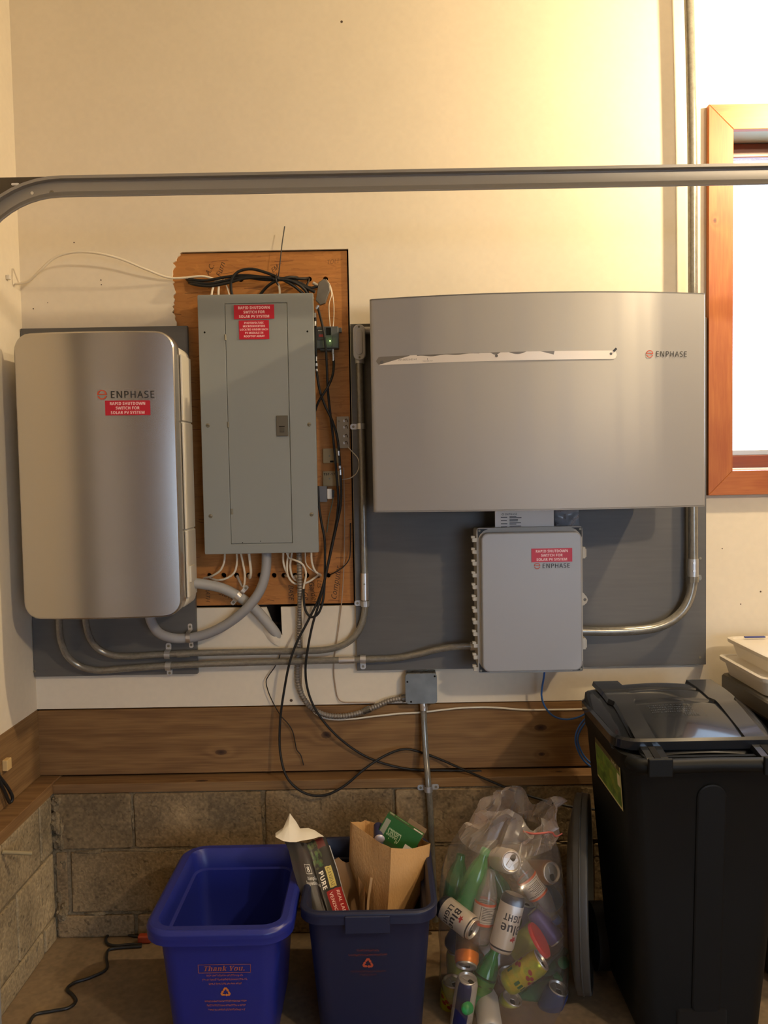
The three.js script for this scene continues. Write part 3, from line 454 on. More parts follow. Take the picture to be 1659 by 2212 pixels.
/* ---------- combiner box ---------- */
{
  const t = thing('combiner_box', 'grey plastic enclosure box with a hinged lid under the battery', 'enclosure');
  const x0 = 0.281, x1 = 0.605, y0 = 0.868, y1 = 1.318, z0 = 0.0195, zt = 0.165, beige = M([0.5, 0.48, 0.42], 0.5), grey = MP([0.33, 0.335, 0.345], 0.38, 0, { clearcoat: 0.6, clearcoatRoughness: 0.3 });
  const rg = (w, h, r, z, ins = 0) => rrect(w - 2 * ins, h - 2 * ins, r, 4).map(([a, b]) => V(a + (x0 + x1) / 2, b + (y0 + y1) / 2, z));
  const w = x1 - x0, h = y1 - y0;
  part(t, 'base', loft([rg(w, h, 0.01, z0, 0.006), rg(w, h, 0.01, 0.14, 0.003), rg(w, h, 0.01, 0.145, 0), rg(w, h, 0.01, 0.152, 0)], { capA: true, capB: true, crease: 0.5 }), beige);
  part(t, 'lid_flange', extr(rrect(w, h, 0.008, 3).map(([a, b]) => [a + (x0 + x1) / 2, b + (y0 + y1) / 2]), 0.008, 0.0015).translate(0, 0, 0.1525), beige);
  const lx0 = 0.293, lx1 = 0.597, ly0 = 0.878, ly1 = 1.303, lw = lx1 - lx0, lh = ly1 - ly0, lr = (z, ins, r) => rrect(lw - 2 * ins, lh - 2 * ins, r, 6).map(([a, b]) => V(a + (lx0 + lx1) / 2, b + (ly0 + ly1) / 2, z));
  const lid = part(t, 'lid', loft([lr(0.1605, -0.001, 0.021), lr(0.182, 0.0, 0.021), lr(0.1855, 0.001, 0.021), lr(0.187, 0.004, 0.019)], { capB: true, crease: 0.6 }), grey, 'smooth grey lid with rounded corners');
  for (const [sx, sy] of [[-1, 1], [1, 1], [-1, -1], [1, -1]]) { const cx = sx < 0 ? x0 + 0.012 : x1 - 0.010, cy = sy < 0 ? y0 + 0.012 : y1 - 0.012; part(t, 'corner_pocket', extr([[0, 0], [-sx * 0.032, 0], [-sx * 0.018, -sy * 0.006], [-sx * 0.007, -sy * 0.017], [0, -sy * 0.03]].map(([a, b]) => [a + cx + sx * 0.008, b + cy + sy * 0.008]), 0.001).translate(0, 0, 0.1606), M([0.03, 0.035, 0.04], 0.6)); part(t, 'screw', disc(cx + sx * 0.003, cy + sy * 0.003, 0.161, 0.0035, 0.002), mScrew); }
  for (let k = 0; k < 12; k++) { const y = 1.287 - k * (1.287 - 0.888) / 11; const kn = part(t, 'hinge_knuckle', box(x0 - 0.013, x0 + 0.004, y - 0.013, y + 0.0, 0.138, 0.16, 0.002), beige); part(kn, 'hinge_lug', box(x0 - 0.016, x0 - 0.004, y - 0.002, y + 0.006, 0.143, 0.158, 0.002), beige); }
  for (const y of [1.236, 0.955]) { const l = part(t, 'latch', box(x1 - 0.001, x1 + 0.009, y - 0.018, y + 0.018, 0.125, 0.162, 0.002), beige); part(l, 'latch_tab', box(x1 + 0.006, x1 + 0.013, y - 0.014, y + 0.012, 0.13, 0.158, 0.002), beige); }
  part(t, 'padlock_ear', extr([[x1 - 0.003, 1.07], [x1 + 0.006, 1.073], [x1 + 0.014, 1.08], [x1 + 0.018, 1.09], [x1 + 0.014, 1.099], [x1 + 0.004, 1.111], [x1 - 0.003, 1.113]], 0.006, 0.001, [circ(x1 + 0.008, 1.09, 0.0045, 12)]).translate(0, 0, 0.148), beige);
  const a = U(1192, 1199, 0.188), b = U(1193, 1222, 0.188);
  redLabel(t, tRapid, a.x, a.y, 0.1877, 0.1235, 0.0415); decal(t, 'logo', logoTex('#2a2c34', '#c4503a'), b.x, b.y, 0.1877, 0.112, 0.0225, { clear: true });
}

/* ---------- conduits ---------- */
/* a strap half-round over a conduit with one or two screwed ears; dir = ear direction, along = conduit direction (unit vectors in the wall plane) */
function strap(label, px, py, z, r, alongDeg, ears, opt = {}) {
  const t = thing(opt.name || 'conduit_strap', label, 'strap', opt.group); const q = U(px, py, z), a = alongDeg * Math.PI / 180, zb = opt.zb ?? 0.0193, wd = opt.w ?? 0.009;
  const al = V(Math.cos(a), Math.sin(a), 0), ac = V(-Math.sin(a), Math.cos(a), 0), zz = V(0, 0, 1), rings = [];
  const e = r + 0.0012, hgt = Math.max(0.001, q.z - zb); const path = []; if (ears.includes(1)) path.push([e + 0.001, -hgt + 0.001]);
  path.push([e, -hgt * 0.5]); for (let i = 0; i <= 12; i++) { const b = i / 12 * Math.PI; path.push([Math.cos(b) * e, Math.sin(b) * e]); } path.push([-e, -hgt * 0.5]); if (ears.includes(-1)) path.push([-e - 0.001, -hgt + 0.001]);
  const at = (u, h, s, o) => q.clone().addScaledVector(ac, u * (1 + o / e)).addScaledVector(zz, h + (h > 0 ? o * h / e : 0)).addScaledVector(al, s);
  for (const [u, h] of path) rings.push([at(u, h, -wd, 0), at(u, h, wd, 0), at(u, h, wd, 0.0016), at(u, h, -wd, 0.0016)]);
  part(t, 'band', loft(rings, { capA: true, capB: true, crease: 0.6 }), opt.mat || mZinc);
  for (const s of ears) {
    const c = q.clone().addScaledVector(ac, s * (e + 0.011)); const pts = rrect(0.024, wd * 2, wd * 0.8, 4);
    const g = extr(pts, 0.002, 0.0004, []); g.applyMatrix4(new THREE.Matrix4().makeBasis(ac, al.clone().negate(), zz).setPosition(c.x, c.y, zb)); part(t, 'ear', g, opt.mat || mZinc);
    const sc = c.clone().addScaledVector(ac, s * 0.002); part(t, 'screw', disc(sc.x, sc.y, zb + 0.001, 0.0042, 0.0022, 12), mScrew);
  }
  return t;
}
function sleeve(parent, name, pts, r, mat = mZinc) { const g = [sweep(pts, r, { seg: 6, rad: 16 })]; return part(parent, name, merge(g), mat); }
const zc = 0.0335;
{
  const a = thing('conduit', 'lower steel conduit from the silver unit to the enclosure box', 'conduit');
  part(a, 'pipe', sweep(UP([[127, 1318, 0.11], [128, 1350, 0.1], [132, 1385, 0.08], [146, 1418, 0.055], [172, 1439, 0.04], [210, 1448, zc], [260, 1445, zc], [330, 1440, zc], [430, 1435, zc], [560, 1431, zc], [700, 1427, zc], [800, 1424, zc], [860, 1421, zc], [905, 1413, 0.045], [945, 1403, 0.06], [985, 1397, 0.068], [1042, 1395, 0.07]]), 0.0107, { rad: 16, seg: 120 }), mGalv);
  sleeve(a, 'coupling', UP([[732, 1426.5, zc], [766, 1425.5, zc]]), 0.0128, mSteel);
  sleeve(a, 'connector', UP([[1016, 1396, 0.07], [1040, 1395, 0.07]]), 0.0135, mSteel);
  const b = thing('conduit', 'upper steel conduit bending up beside the wide battery', 'conduit');
  part(b, 'pipe', sweep(UP([[183, 1318, 0.11], [186, 1350, 0.095], [194, 1378, 0.07], [212, 1402, 0.05], [240, 1415, 0.04], [275, 1418, zc], [330, 1415, zc], [420, 1411, zc], [540, 1408, zc], [660, 1406, zc], [706, 1403, zc], [742, 1393, zc], [768, 1373, zc], [783, 1345, zc], [789, 1310, zc], [788, 1250, zc], [786, 1150, zc], [783, 1000, zc], [779, 880, zc], [777, 800, zc], [776, 770, zc]]), 0.0107, { rad: 16, seg: 140 }), mGalv);
  sleeve(b, 'coupling', UP([[788, 1296, zc], [787.5, 1238, zc]]), 0.0128, mSteel);
  const sc = U(787, 1262, zc + 0.013); part(b, 'set_screw', disc(sc.x, sc.y, sc.z - 0.001, 0.003, 0.003, 10), mScrew);
  sleeve(b, 'coupling', UP([[383, 1413, zc], [411, 1412, zc]]), 0.0126, mGalv);
  const c = thing('conduit', 'thick steel conduit dropping behind the battery to the enclosure box', 'conduit');
  part(c, 'pipe', sweep(UP([[1484, -130, 0.05], [1490, 60, 0.05], [1495, 300, 0.05], [1497, 620, 0.05], [1497, 900, 0.05], [1497, 1120, 0.05], [1497, 1230, 0.05], [1494, 1275, 0.05], [1480, 1312, 0.052], [1452, 1340, 0.058], [1415, 1356, 0.064], [1370, 1362, 0.07], [1310, 1364, 0.074], [1244, 1363, 0.076]]), 0.0148, { rad: 20, seg: 150 }), mGalv);
  sleeve(c, 'coupling', UP([[1497, 1207, 0.05], [1497, 1246, 0.05]]), 0.0166, mZinc);
  for (const y of [1216, 1233]) { const q = U(1499, y, 0.065); part(c, 'set_screw', disc(q.x, q.y, 0.065, 0.0042, 0.004, 10), mSteel); }
  const d = thing('conduit', 'short steel conduit dropping from the square junction box', 'conduit');
  part(d, 'pipe', sweep(UP([[914, 1512, 0.026], [916, 1560, 0.03], [920, 1630, 0.05], [925, 1690, 0.081], [929, 1740, 0.084], [933, 1830, 0.084], [941, 1990, 0.084]]), 0.0098, { rad: 16, seg: 60 }), mGalv);
  sleeve(d, 'connector', UP([[914, 1512, 0.026], [916, 1534, 0.028]]), 0.0122, mSteel);
  const cs = U(917, 1528, 0.04); part(d, 'set_screw', disc(cs.x, cs.y, 0.036, 0.0035, 0.007, 10), mSteel);
  strap('steel strap on the upper conduit below the silver unit', 362, 1414, zc, 0.0112, -1, [1]);
  strap('steel strap on the lower conduit below the silver unit', 364, 1439, zc, 0.0112, -1, [-1]);
  strap('steel strap on the lower conduit at the edge of the large grey board', 784, 1424.5, zc, 0.0112, -1, [-1]);
  strap('steel strap low on the vertical conduit beside the battery', 789, 1304, zc, 0.0112, 90, [1]);
  strap('steel strap halfway up the vertical conduit beside the battery', 780, 921, zc, 0.0112, 90, [1]);
  strap('steel strap on the thick conduit with a bolted ear', 1497, 1251, 0.05, 0.0152, 90, [-1], { w: 0.009, mat: mGalv });
  strap('two-hole steel strap on the conduit over the block wall', 925.5, 1704, 0.0815, 0.0104, 92, [1, -1], { zb: 0.0665, w: 0.009 });
}
/* oval conduit body */
{
  const t = thing('pull_elbow', 'oval grey metal pull elbow on the conduit beside the battery', 'conduit fitting');
  const a = U(776, 738.5, 0.066), w = 0.0385, h = 0.112, ring = (z, i, r) => rrect(w - 2 * i, h - 2 * i, r, 8).map(([x, y]) => V(x + a.x, y + a.y, z));
  const m = M([0.5, 0.5, 0.5], 0.42, 0.3);
  part(t, 'body', loft([ring(0.0194, 0.004, 0.014), ring(0.026, 0.002, 0.016), ring(0.052, 0.002, 0.016), ring(0.053, 0, 0.0185), ring(0.058, 0, 0.0185)], { capA: true, capB: true, crease: 0.5 }), m);
  part(t, 'cover', loft([ring(0.0582, 0.0005, 0.0185), ring(0.061, 0.0008, 0.018), ring(0.062, 0.0025, 0.0165)], { capB: true, crease: 0.5 }), m);
  const ri = (z, i, r) => rrect(0.021 - 2 * i, 0.078 - 2 * i, r, 6).map(([x, y]) => V(x + a.x, y + a.y, z));
  part(t, 'raised_panel', loft([ri(0.0618, 0, 0.0103), ri(0.0638, 0.0008, 0.0098), ri(0.0643, 0.002, 0.0085)], { capB: true, crease: 0.5 }), m);
  for (const s of [-1, 1]) part(t, 'screw', disc(a.x, a.y + s * 0.0475, 0.0618, 0.0034, 0.0014, 12), mScrew);
  sleeve(t, 'hub', [V(a.x, a.y - 0.04, zc), V(a.x, a.y - 0.063, zc)], 0.0145, m);
  sleeve(t, 'hub', [V(a.x + 0.01, a.y + 0.04, zc), V(a.x + 0.07, a.y + 0.04, zc)], 0.012, m);
}
/* grey flexible conduits */
{
  const f = thing('flexible_conduit', 'grey flexible conduit looping up from the silver unit into the panel', 'conduit');
  part(f, 'hose', sweep(UP([[320, 1318, 0.11], [328, 1345, 0.1], [343, 1367, 0.08], [372, 1378, 0.055], [408, 1378, 0.045], [450, 1368, 0.05], [495, 1345, 0.06], [535, 1312, 0.065], [562, 1275, 0.06], [574, 1235, 0.05], [576, 1185, 0.045]]), 0.0155, { rad: 18, seg: 90 }), mGreyFlex);
  const g = thing('flexible_conduit', 'pale grey flexible conduit running from the silver unit into a torn wall hole', 'conduit');
  part(g, 'hose', sweep(UP([[382, 1258, 0.1], [400, 1258, 0.09], [440, 1262, 0.06], [478, 1270, 0.03], [510, 1285, 0.018], [545, 1310, 0.018], [575, 1342, 0.014], [594, 1366, 0.004], [602, 1382, -0.03]]), 0.0165, { rad: 18, seg: 80 }), M([0.42, 0.415, 0.39], 0.6));
  strap('bright steel strap on the looping grey flexible conduit', 408, 1376.5, 0.045, 0.0157, 2, [1, -1], { w: 0.007, mat: mSteel });
  strap('slanted steel strap on the pale flexible conduit over plywood', 515, 1288, 0.0165, 0.0165, -42, [1, -1], { zb: -0.0078, w: 0.007, mat: mSteel });
}
/* junction box and armoured cable */
{
  const t = thing('junction_box', 'square steel junction box under the large grey board', 'junction box');
  const x0 = 0.0585, x1 = 0.161, y0 = 0.743, y1 = 0.842;
  part(t, 'box', box(x0 + 0.002, x1 - 0.002, y0 + 0.002, y1 + 0.002, 0.0006, 0.04, 0.004), mGalvDark);
  part(t, 'cover', extr(rrect(x1 - x0, y1 - y0, 0.011, 5).map(([a, b]) => [a + (x0 + x1) / 2, b + (y0 + y1) / 2]), 0.003, 0.0008).translate(0, 0, 0.0402).rotateZ(0), M([0.42, 0.47, 0.52], 0.45, 0.35, { map: tGalv }));
  for (const [px, py] of [[880, 1473], [939, 1461], [888, 1516]]) { const q = U(px, py, 0.044); part(t, 'screw', disc(q.x, q.y, 0.043, 0.0032, 0.0016, 10), mHole); }
  const c = thing('armoured_cable', 'ribbed armoured cable sagging from the panel to the junction box', 'cable');
  part(c, 'armour', sweep(UP([[646, 1188, 0.045], [647, 1230, 0.045], [648, 1290, 0.035], [647, 1340, 0.02], [645, 1395, 0.0105], [643, 1440, 0.0105], [644, 1475, 0.014], [653, 1503, 0.018], [672, 1528, 0.02], [702, 1544, 0.02], [740, 1547, 0.02], [775, 1540, 0.02], [810, 1527, 0.02], [840, 1514, 0.022], [878, 1507, 0.024]]), 0.0085, { rad: 12, seg: 620, rf: (s) => 1 + 0.13 * Math.sin(s * 6.283 * 95) }), M([0.3, 0.27, 0.23], 0.5, 0.6));
  part(c, 'connector', sweep(UP([[868, 1509, 0.024], [880, 1507, 0.024]]), 0.013), mGalvDark);
  part(c, 'splice', sweep(UP([[785, 1537, 0.02], [800, 1531, 0.02]]), 0.0115), mGalvDark);
}
/* white house cables; each is its own thing */
function cable(name, label, pts, r, mat, opt = {}) { const t = thing(name, label, opt.cat || 'cable', opt.group); part(t, opt.part || 'sheath', sweep(UP(pts), r, opt), mat); return t; }
{
  const nm = (label, pts, r = 0.0046) => cable('white_cable', label, pts, r, mWhiteWire, { rad: 8, flat: 0.75 });
  nm('white cable curving from the panel to the outermost plywood hole', [[486, 1190, 0.03], [484, 1215, 0.03], [476, 1232, 0.028], [458, 1244, 0.018], [440, 1249, -0.012]]);
  nm('white cable sweeping under the panel just above the pale conduit', [[511, 1190, 0.03], [512, 1215, 0.03], [506, 1237, 0.03], [490, 1249, 0.025], [470, 1253, 0.012], [452, 1248, -0.016]]);
  nm('white cable dropping to the slanted steel strap', [[519, 1190, 0.03], [525, 1218, 0.03], [529, 1244, 0.028], [526, 1268, 0.022], [512, 1244, -0.016]]);
  nm('flat white cable with writing on it below the panel', [[537, 1190, 0.03], [540, 1214, 0.03], [542, 1236, 0.026], [540, 1248, 0.012], [537, 1243, -0.018]], 0.0058);
  nm('short white cable beside the thick grey hose below the panel', [[612, 1190, 0.03], [612, 1214, 0.03], [617, 1232, 0.024], [622, 1243, 0.01], [616, 1243, -0.016]]);
  nm('white cable looping low left of the armoured cable', [[624, 1190, 0.03], [620, 1222, 0.03], [622, 1244, 0.03], [632, 1258, 0.028], [645, 1262, 0.02], [637, 1244, -0.018]]);
  nm('white cable looping inside another, beside the armoured cable', [[631, 1190, 0.026], [627, 1225, 0.026], [632, 1246, 0.022], [643, 1256, 0.016], [640, 1243, -0.016]]);
  nm('white cable hooking down into the hole near the black coax', [[672, 1190, 0.03], [674, 1216, 0.03], [681, 1234, 0.026], [693, 1242, 0.012], [688, 1243, -0.018]]);
  nm('thin grey-white cable slanting below the panel', [[659, 1190, 0.028], [662, 1220, 0.026], [678, 1234, 0.02], [690, 1243, -0.016]], 0.0026);
  nm('short white cable emerging near the armoured cable foot', [[650, 1262, 0.014], [664, 1258, 0.014], [680, 1248, 0.008], [690, 1240, -0.018]]);
  nm('long white cable running down and along the timber board', [[619, 1190, 0.035], [624, 1205, 0.037], [640, 1211, 0.056], [653, 1218, 0.056], [661, 1238, 0.05], [656, 1268, 0.045], [653, 1310, 0.035], [654, 1350, 0.024], [655, 1398, 0.0075], [654, 1440, 0.0075], [654, 1480, 0.012], [662, 1510, 0.012], [680, 1540, 0.014], [710, 1553, 0.013], [760, 1553, 0.012], [810, 1547, 0.012], [870, 1541, 0.011], [905, 1539, 0.011], [960, 1533, 0.011], [1000, 1529, 0.011], [1060, 1528, 0.011], [1130, 1533, 0.011], [1200, 1533, 0.011], [1290, 1531, 0.011], [1340, 1530, 0.012]], 0.0042);
  nm('first white cable stub above the breaker panel', [[456, 645, 0.03], [459, 625, 0.03], [464, 613, 0.022], [466, 604, 0.004]]);
  nm('second white cable stub above the breaker panel', [[472, 645, 0.03], [472, 625, 0.03], [474, 612, 0.022], [478, 602, 0.004]]);
  nm('thin slanted white stub above the breaker panel', [[497, 645, 0.03], [492, 625, 0.028], [486, 610, 0.02], [484, 602, 0.006]], 0.003);
  nm('white cable stub above the panel under the cable tie', [[604, 645, 0.03], [604, 625, 0.03], [600, 612, 0.026], [592, 605, 0.004]]);
  cable('white_cable', 'slack white cable arching across the corner to the plywood', [[-60, 575, 0.2], [-22, 592, 0.13], [8, 604, 0.08], [28, 613, 0.045], [60, 608, 0.06], [85, 586, 0.075], [118, 557, 0.08], [160, 545, 0.08], [210, 547, 0.075], [262, 560, 0.06], [318, 583, 0.04], [366, 600, 0.018], [400, 600, 0.014], [440, 597, 0.014], [470, 606, 0.012], [482, 612, 0.006]], 0.0038, mWhiteWire, { rad: 8, seg: 90 });
  const ct = thing('cable_clip', 'small white cable clip on the return wall corner', 'clip'); const q = U(8, 603, 0.08); part(ct, 'clip', box(XL + 0.0005, XL + 0.012, q.y - 0.006, q.y + 0.008, 0.09, 0.105, 0.002), M([0.75, 0.7, 0.6], 0.6));
}
/* black coax cables over the panel */
{
  const bk = (label, pts, r = 0.0046, o = {}) => cable('coax_cable', label, pts, r, mBlackWire, { rad: 8, ...o });
  bk('top strand of the black coax bundle above the panel', [[402, 603, -0.016], [412, 604, 0.02], [445, 606, 0.024], [485, 599, 0.026], [525, 595, 0.028], [575, 599, 0.03], [625, 602, 0.028], [655, 602, 0.02], [668, 601, -0.018]]);
  bk('middle strand of the black coax bundle above the panel', [[406, 606, -0.014], [415, 609, 0.022], [448, 613, 0.026], [488, 606, 0.028], [522, 599, 0.03], [570, 604, 0.034], [618, 605, 0.034], [648, 611, 0.032], [670, 622, 0.032], [690, 617, 0.03]]);
  bk('lowest strand of the black coax bundle above the panel', [[408, 610, -0.014], [418, 614, 0.028], [450, 618, 0.032], [492, 611, 0.034], [530, 601, 0.036], [580, 600, 0.04], [628, 608, 0.04], [656, 619, 0.036], [680, 631, 0.034]]);
  bk('black coax arching highest over the panel top', [[505, 650, 0.02], [499, 625, 0.03], [500, 605, 0.036], [513, 588, 0.038], [540, 581, 0.04], [572, 588, 0.044], [604, 601, 0.046], [632, 616, 0.046], [662, 640, 0.03]]);
  bk('black coax rising from the panel toward the cable tie', [[556, 645, 0.02], [574, 622, 0.03], [594, 608, 0.046], [625, 599, 0.046], [642, 600, 0.02], [642, 602, -0.018]]);
  bk('black coax bending down into the panel corner', [[590, 603, 0.052], [622, 605, 0.05], [644, 614, 0.046], [660, 628, 0.038], [668, 648, 0.02]]);
  bk('short black coax hooking out of the plywood hole', [[668, 603, -0.018], [667, 606, 0.012], [663, 618, 0.018], [668, 640, 0.014], [676, 668, 0.012], [681, 690, 0.012]], 0.0034);
  const zt = thing('cable_tie', 'black cable tie with a long upright tail', 'cable tie');
  part(zt, 'tail', sweep(UP([[601, 600, 0.05], [604, 576, 0.055], [609, 530, 0.055], [615, 489, 0.05]]), 0.0019, { rad: 6 }), mBlack);
  part(zt, 'loop', sweep(UP([[598, 592, 0.03], [596, 600, 0.058], [598, 612, 0.055], [601, 616, 0.03]]), 0.0022, { rad: 6 }), mBlack);
  part(zt, 'head', box(-0.004, 0.004, -0.004, 0.004, 0, 0.006, 0.001).translate(...U(600, 601, 0.054).toArray()), mBlack);
}
/* splitter and amplifier */
function fitting(parent, name, a, b, r = 0.0046) { const g = part(parent, name, sweep([a, b], r, { seg: 4, rad: 6 }), mSteel); return g; }
{
  const s = thing('coax_splitter', 'slanted grey metal coax splitter at the panel corner', 'splitter');
  const c = U(697, 632, 0.03);
  part(s, 'body', extr([[-0.022, -0.025], [-0.012, 0.031], [0.006, 0.042], [0.022, 0.026], [0.024, 0.006], [0.008, -0.034], [-0.008, -0.04]], 0.016, 0.002).translate(c.x, c.y, 0.022), M([0.4, 0.37, 0.32], 0.45, 0.6, { map: tGalv }));
  for (const [x, y, x2, y2] of [[687, 617, 676, 611], [681, 631, 670, 626], [678, 646, 668, 643], [688, 660, 684, 668]]) fitting(s, 'connector', U(x, y, 0.03), U(x2, y2, 0.03), 0.0055);
  const a = thing('signal_amplifier', 'dark grey signal amplifier box with a lit green light', 'amplifier');
  const p = U(709, 728, 0.03), dk = M([0.085, 0.09, 0.088], 0.5);
  part(a, 'case', box(p.x - 0.045, p.x + 0.033, p.y - 0.036, p.y + 0.034, -0.0078, 0.03, 0.004), dk);
  part(a, 'mounting_tab', box(p.x + 0.026, p.x + 0.042, p.y + 0.018, p.y + 0.034, -0.0078, 0.004, 0.002), dk);
  part(a, 'foot', box(p.x - 0.028, p.x + 0.01, p.y - 0.042, p.y - 0.034, -0.0078, 0.024, 0.002), dk);
  part(a, 'socket', box(p.x - 0.006, p.x + 0.008, p.y + 0.006, p.y + 0.03, 0.0295, 0.0315, 0.001), mHole);
  part(a, 'rib', box(p.x + 0.009, p.x + 0.013, p.y - 0.03, p.y + 0.03, 0.0295, 0.033, 0.001), dk);
  const tx = canvasTex(128, 128, (g, w, h) => { g.fillStyle = '#2a2725'; g.fillRect(0, 0, w, h); g.fillStyle = '#9a968c'; g.fillRect(30, 12, 70, 14); g.fillStyle = '#8a2f2a'; g.fillRect(40, 62, 66, 28); g.fillStyle = '#5b5853'; for (let i = 0; i < 5; i++) g.fillRect(30, 36 + i * 5, 74, 2); for (let i = 0; i < 4; i++) g.fillRect(30, 96 + i * 7, 74, 2); });
  decal(a, 'rating_label', tx, p.x - 0.024, p.y + 0.008, 0.0305, 0.03, 0.036);
  const q = U(713, 736.5, 0.031); part(a, 'led_light', new THREE.SphereGeometry(0.0021, 12, 8).translate(q.x, q.y, 0.0305), M([0.6, 0.9, 0.3], 0.4, 0, { emissive: lin(0.75, 1, 0.3), emissiveIntensity: 2.5 }));
  const ll = new THREE.PointLight(lin(0.6, 1, 0.25), 0.0015, 0, 2); ll.position.set(q.x, q.y, 0.0345); ll.name = 'led_glow_light'; ll.castShadow = true; scene.add(ll);
  fitting(a, 'connector', U(719, 750, 0.014), U(719, 764, 0.014), 0.0045);
}
/* coax runs down the panel side */
{
  const mk = (label, pts, fits = [], r = 0.0039) => { const t = cable('coax_cable', label, pts, r, mBlackWire, { rad: 8, seg: 140 }); for (const [x, y, x2, y2, z, rr] of fits) fitting(t, 'connector', U(x, y, z), U(x2, y2, z), rr || 0.0042); return t; };
  mk('long black coax making the big hanging loop down to the block wall', [[686, 662, 0.03], [692, 685, 0.036], [699, 715, 0.046], [703, 745, 0.048], [706, 790, 0.04], [708, 840, 0.032], [713, 890, 0.028], [719, 940, 0.03], [724, 990, 0.032], [728, 1040, 0.032], [731, 1080, 0.034], [726, 1130, 0.042], [714, 1190, 0.05], [704, 1240, 0.056], [690, 1290, 0.06], [666, 1340, 0.06], [640, 1390, 0.062], [626, 1430, 0.062], [614, 1490, 0.055], [605, 1560, 0.05], [606, 1630, 0.06], [622, 1683, 0.09], [660, 1714, 0.1], [700, 1718, 0.1], [742, 1699, 0.095], [790, 1659, 0.08], [838, 1629, 0.05], [876, 1618, 0.024], [912, 1626, 0.015], [950, 1640, 0.016], [1000, 1662, 0.04], [1045, 1681, 0.075], [1100, 1704, 0.085], [1165, 1726, 0.09], [1236, 1743, 0.095], [1300, 1750, 0.1]]);
  mk('black coax with a bright splice ending behind the short conduit', [[682, 770, 0.035], [684, 800, 0.035], [690, 840, 0.035], [702, 876, 0.035], [716, 905, 0.037], [727, 938, 0.04], [732, 972, 0.042], [735, 1020, 0.042], [737, 1062, 0.042], [735, 1098, 0.046], [726, 1140, 0.052], [714, 1196, 0.06], [702, 1250, 0.066], [690, 1300, 0.068], [676, 1346, 0.066], [666, 1394, 0.062], [660, 1440, 0.056], [663, 1482, 0.045], [676, 1522, 0.04], [702, 1562, 0.034], [742, 1602, 0.026], [792, 1635, 0.016], [850, 1655, 0.014], [900, 1663, 0.013], [960, 1664, 0.014], [1040, 1666, 0.014]], [[731.5, 974, 732, 984, 0.042, 0.0048], [733, 987, 734, 1003, 0.042, 0.0036], [734, 1006, 734.5, 1012, 0.042, 0.0052], [735, 1014, 735.5, 1026, 0.042, 0.0044]]);
  mk('black coax dropping from the amplifier across another coax', [[719, 762, 0.014], [721, 785, 0.018], [719, 808, 0.028], [710, 832, 0.044], [698, 852, 0.044], [688, 868, 0.04], [680, 890, 0.03]], [[719.5, 764, 720, 780, 0.017, 0.0042]]);
  mk('short black coax with bright fittings along the panel edge', [[681, 680, 0.02], [682, 720, 0.034], [682, 752, 0.04], [683, 770, 0.038]], [[681, 676, 681, 686, 0.03, 0.0045], [681, 694, 681, 704, 0.036, 0.004], [683, 754, 683.5, 780, 0.038, 0.003], [683.5, 785, 684, 791, 0.037, 0.005], [684, 797, 684.5, 802, 0.036, 0.004]]);
  mk('black coax hanging in a narrow U below the panel', [[687, 1050, 0.03], [689, 1090, 0.036], [694, 1126, 0.042], [701, 1164, 0.046], [702, 1210, 0.05], [701, 1260, 0.054], [697, 1300, 0.06], [686, 1327, 0.064], [673, 1333, 0.066], [661, 1321, 0.062], [656, 1290, 0.056], [657, 1260, 0.03], [662, 1243, -0.018]]);
  cable('thin_wire', 'thin brown-grey wire falling straight down to the timber board', [[742, 1010, 0.002], [744, 1090, 0.006], [744, 1170, 0.008], [742, 1240, 0.008], [738, 1300, 0.008], [731, 1360, 0.008], [724, 1405, 0.007], [721, 1450, 0.006], [725, 1485, 0.006], [730, 1508, 0.006], [738, 1516, 0.009], [770, 1518, 0.009], [810, 1518, 0.009]], 0.0018, M([0.38, 0.28, 0.2], 0.6), { rad: 6, seg: 90, cat: 'wire' });
  cable('thin_wire', 'thin black loose wire dangling crooked over the timber board', [[606, 1400, 0.006], [604, 1418, 0.012], [594, 1440, 0.016], [580, 1460, 0.018], [575, 1471, 0.018], [579, 1492, 0.016], [592, 1522, 0.016], [608, 1548, 0.016], [622, 1563, 0.015], [632, 1580, 0.014], [638, 1606, 0.013], [641, 1620, 0.013], [649, 1630, 0.013], [656, 1653, 0.013]], 0.0017, mBlackWire, { rad: 6, seg: 90, cat: 'wire' });
  cable('thin_wire', 'thin white wire bowing out over the grey board edge', [[752, 966, 0.012], [762, 977, 0.028], [773, 990, 0.034], [776, 1005, 0.034], [770, 1022, 0.032], [758, 1032, 0.028], [740, 1036, 0.004]], 0.0016, M([0.66, 0.6, 0.48], 0.6), { rad: 6, seg: 40, cat: 'wire' });
  cable('thin_wire', 'thin black wire curling into the lowest plywood corner hole', [[757, 1130, 0.0], [757, 1180, 0.006], [754, 1208, 0.012], [740, 1226, 0.014], [722, 1237, 0.012], [712, 1242, -0.016]], 0.0018, mBlackWire, { rad: 6, seg: 40, cat: 'wire' });
  cable('thin_wire', 'pale thin wire pair strand nearest the splitter', [[706, 605, -0.016], [712, 618, 0.014], [716, 636, 0.02], [711, 655, 0.022], [711, 680, 0.024], [714, 712, 0.026]], 0.0016, mWhiteWire, { rad: 6, seg: 40, cat: 'wire' });
  cable('thin_wire', 'pale thin wire farther from the splitter', [[704, 603, -0.016], [713, 616, 0.012], [718, 634, 0.016], [721, 660, 0.018], [721, 685, 0.02], [719, 712, 0.026]], 0.0016, mWhiteWire, { rad: 6, seg: 40, cat: 'wire' });
  cable('thin_wire', 'thin green wire slanting below the plug', [[722, 1060, 0.02], [718, 1085, 0.014], [711, 1115, 0.008], [706, 1150, -0.002]], 0.0016, M([0.16, 0.25, 0.18], 0.6), { rad: 6, seg: 30, cat: 'wire' });
}
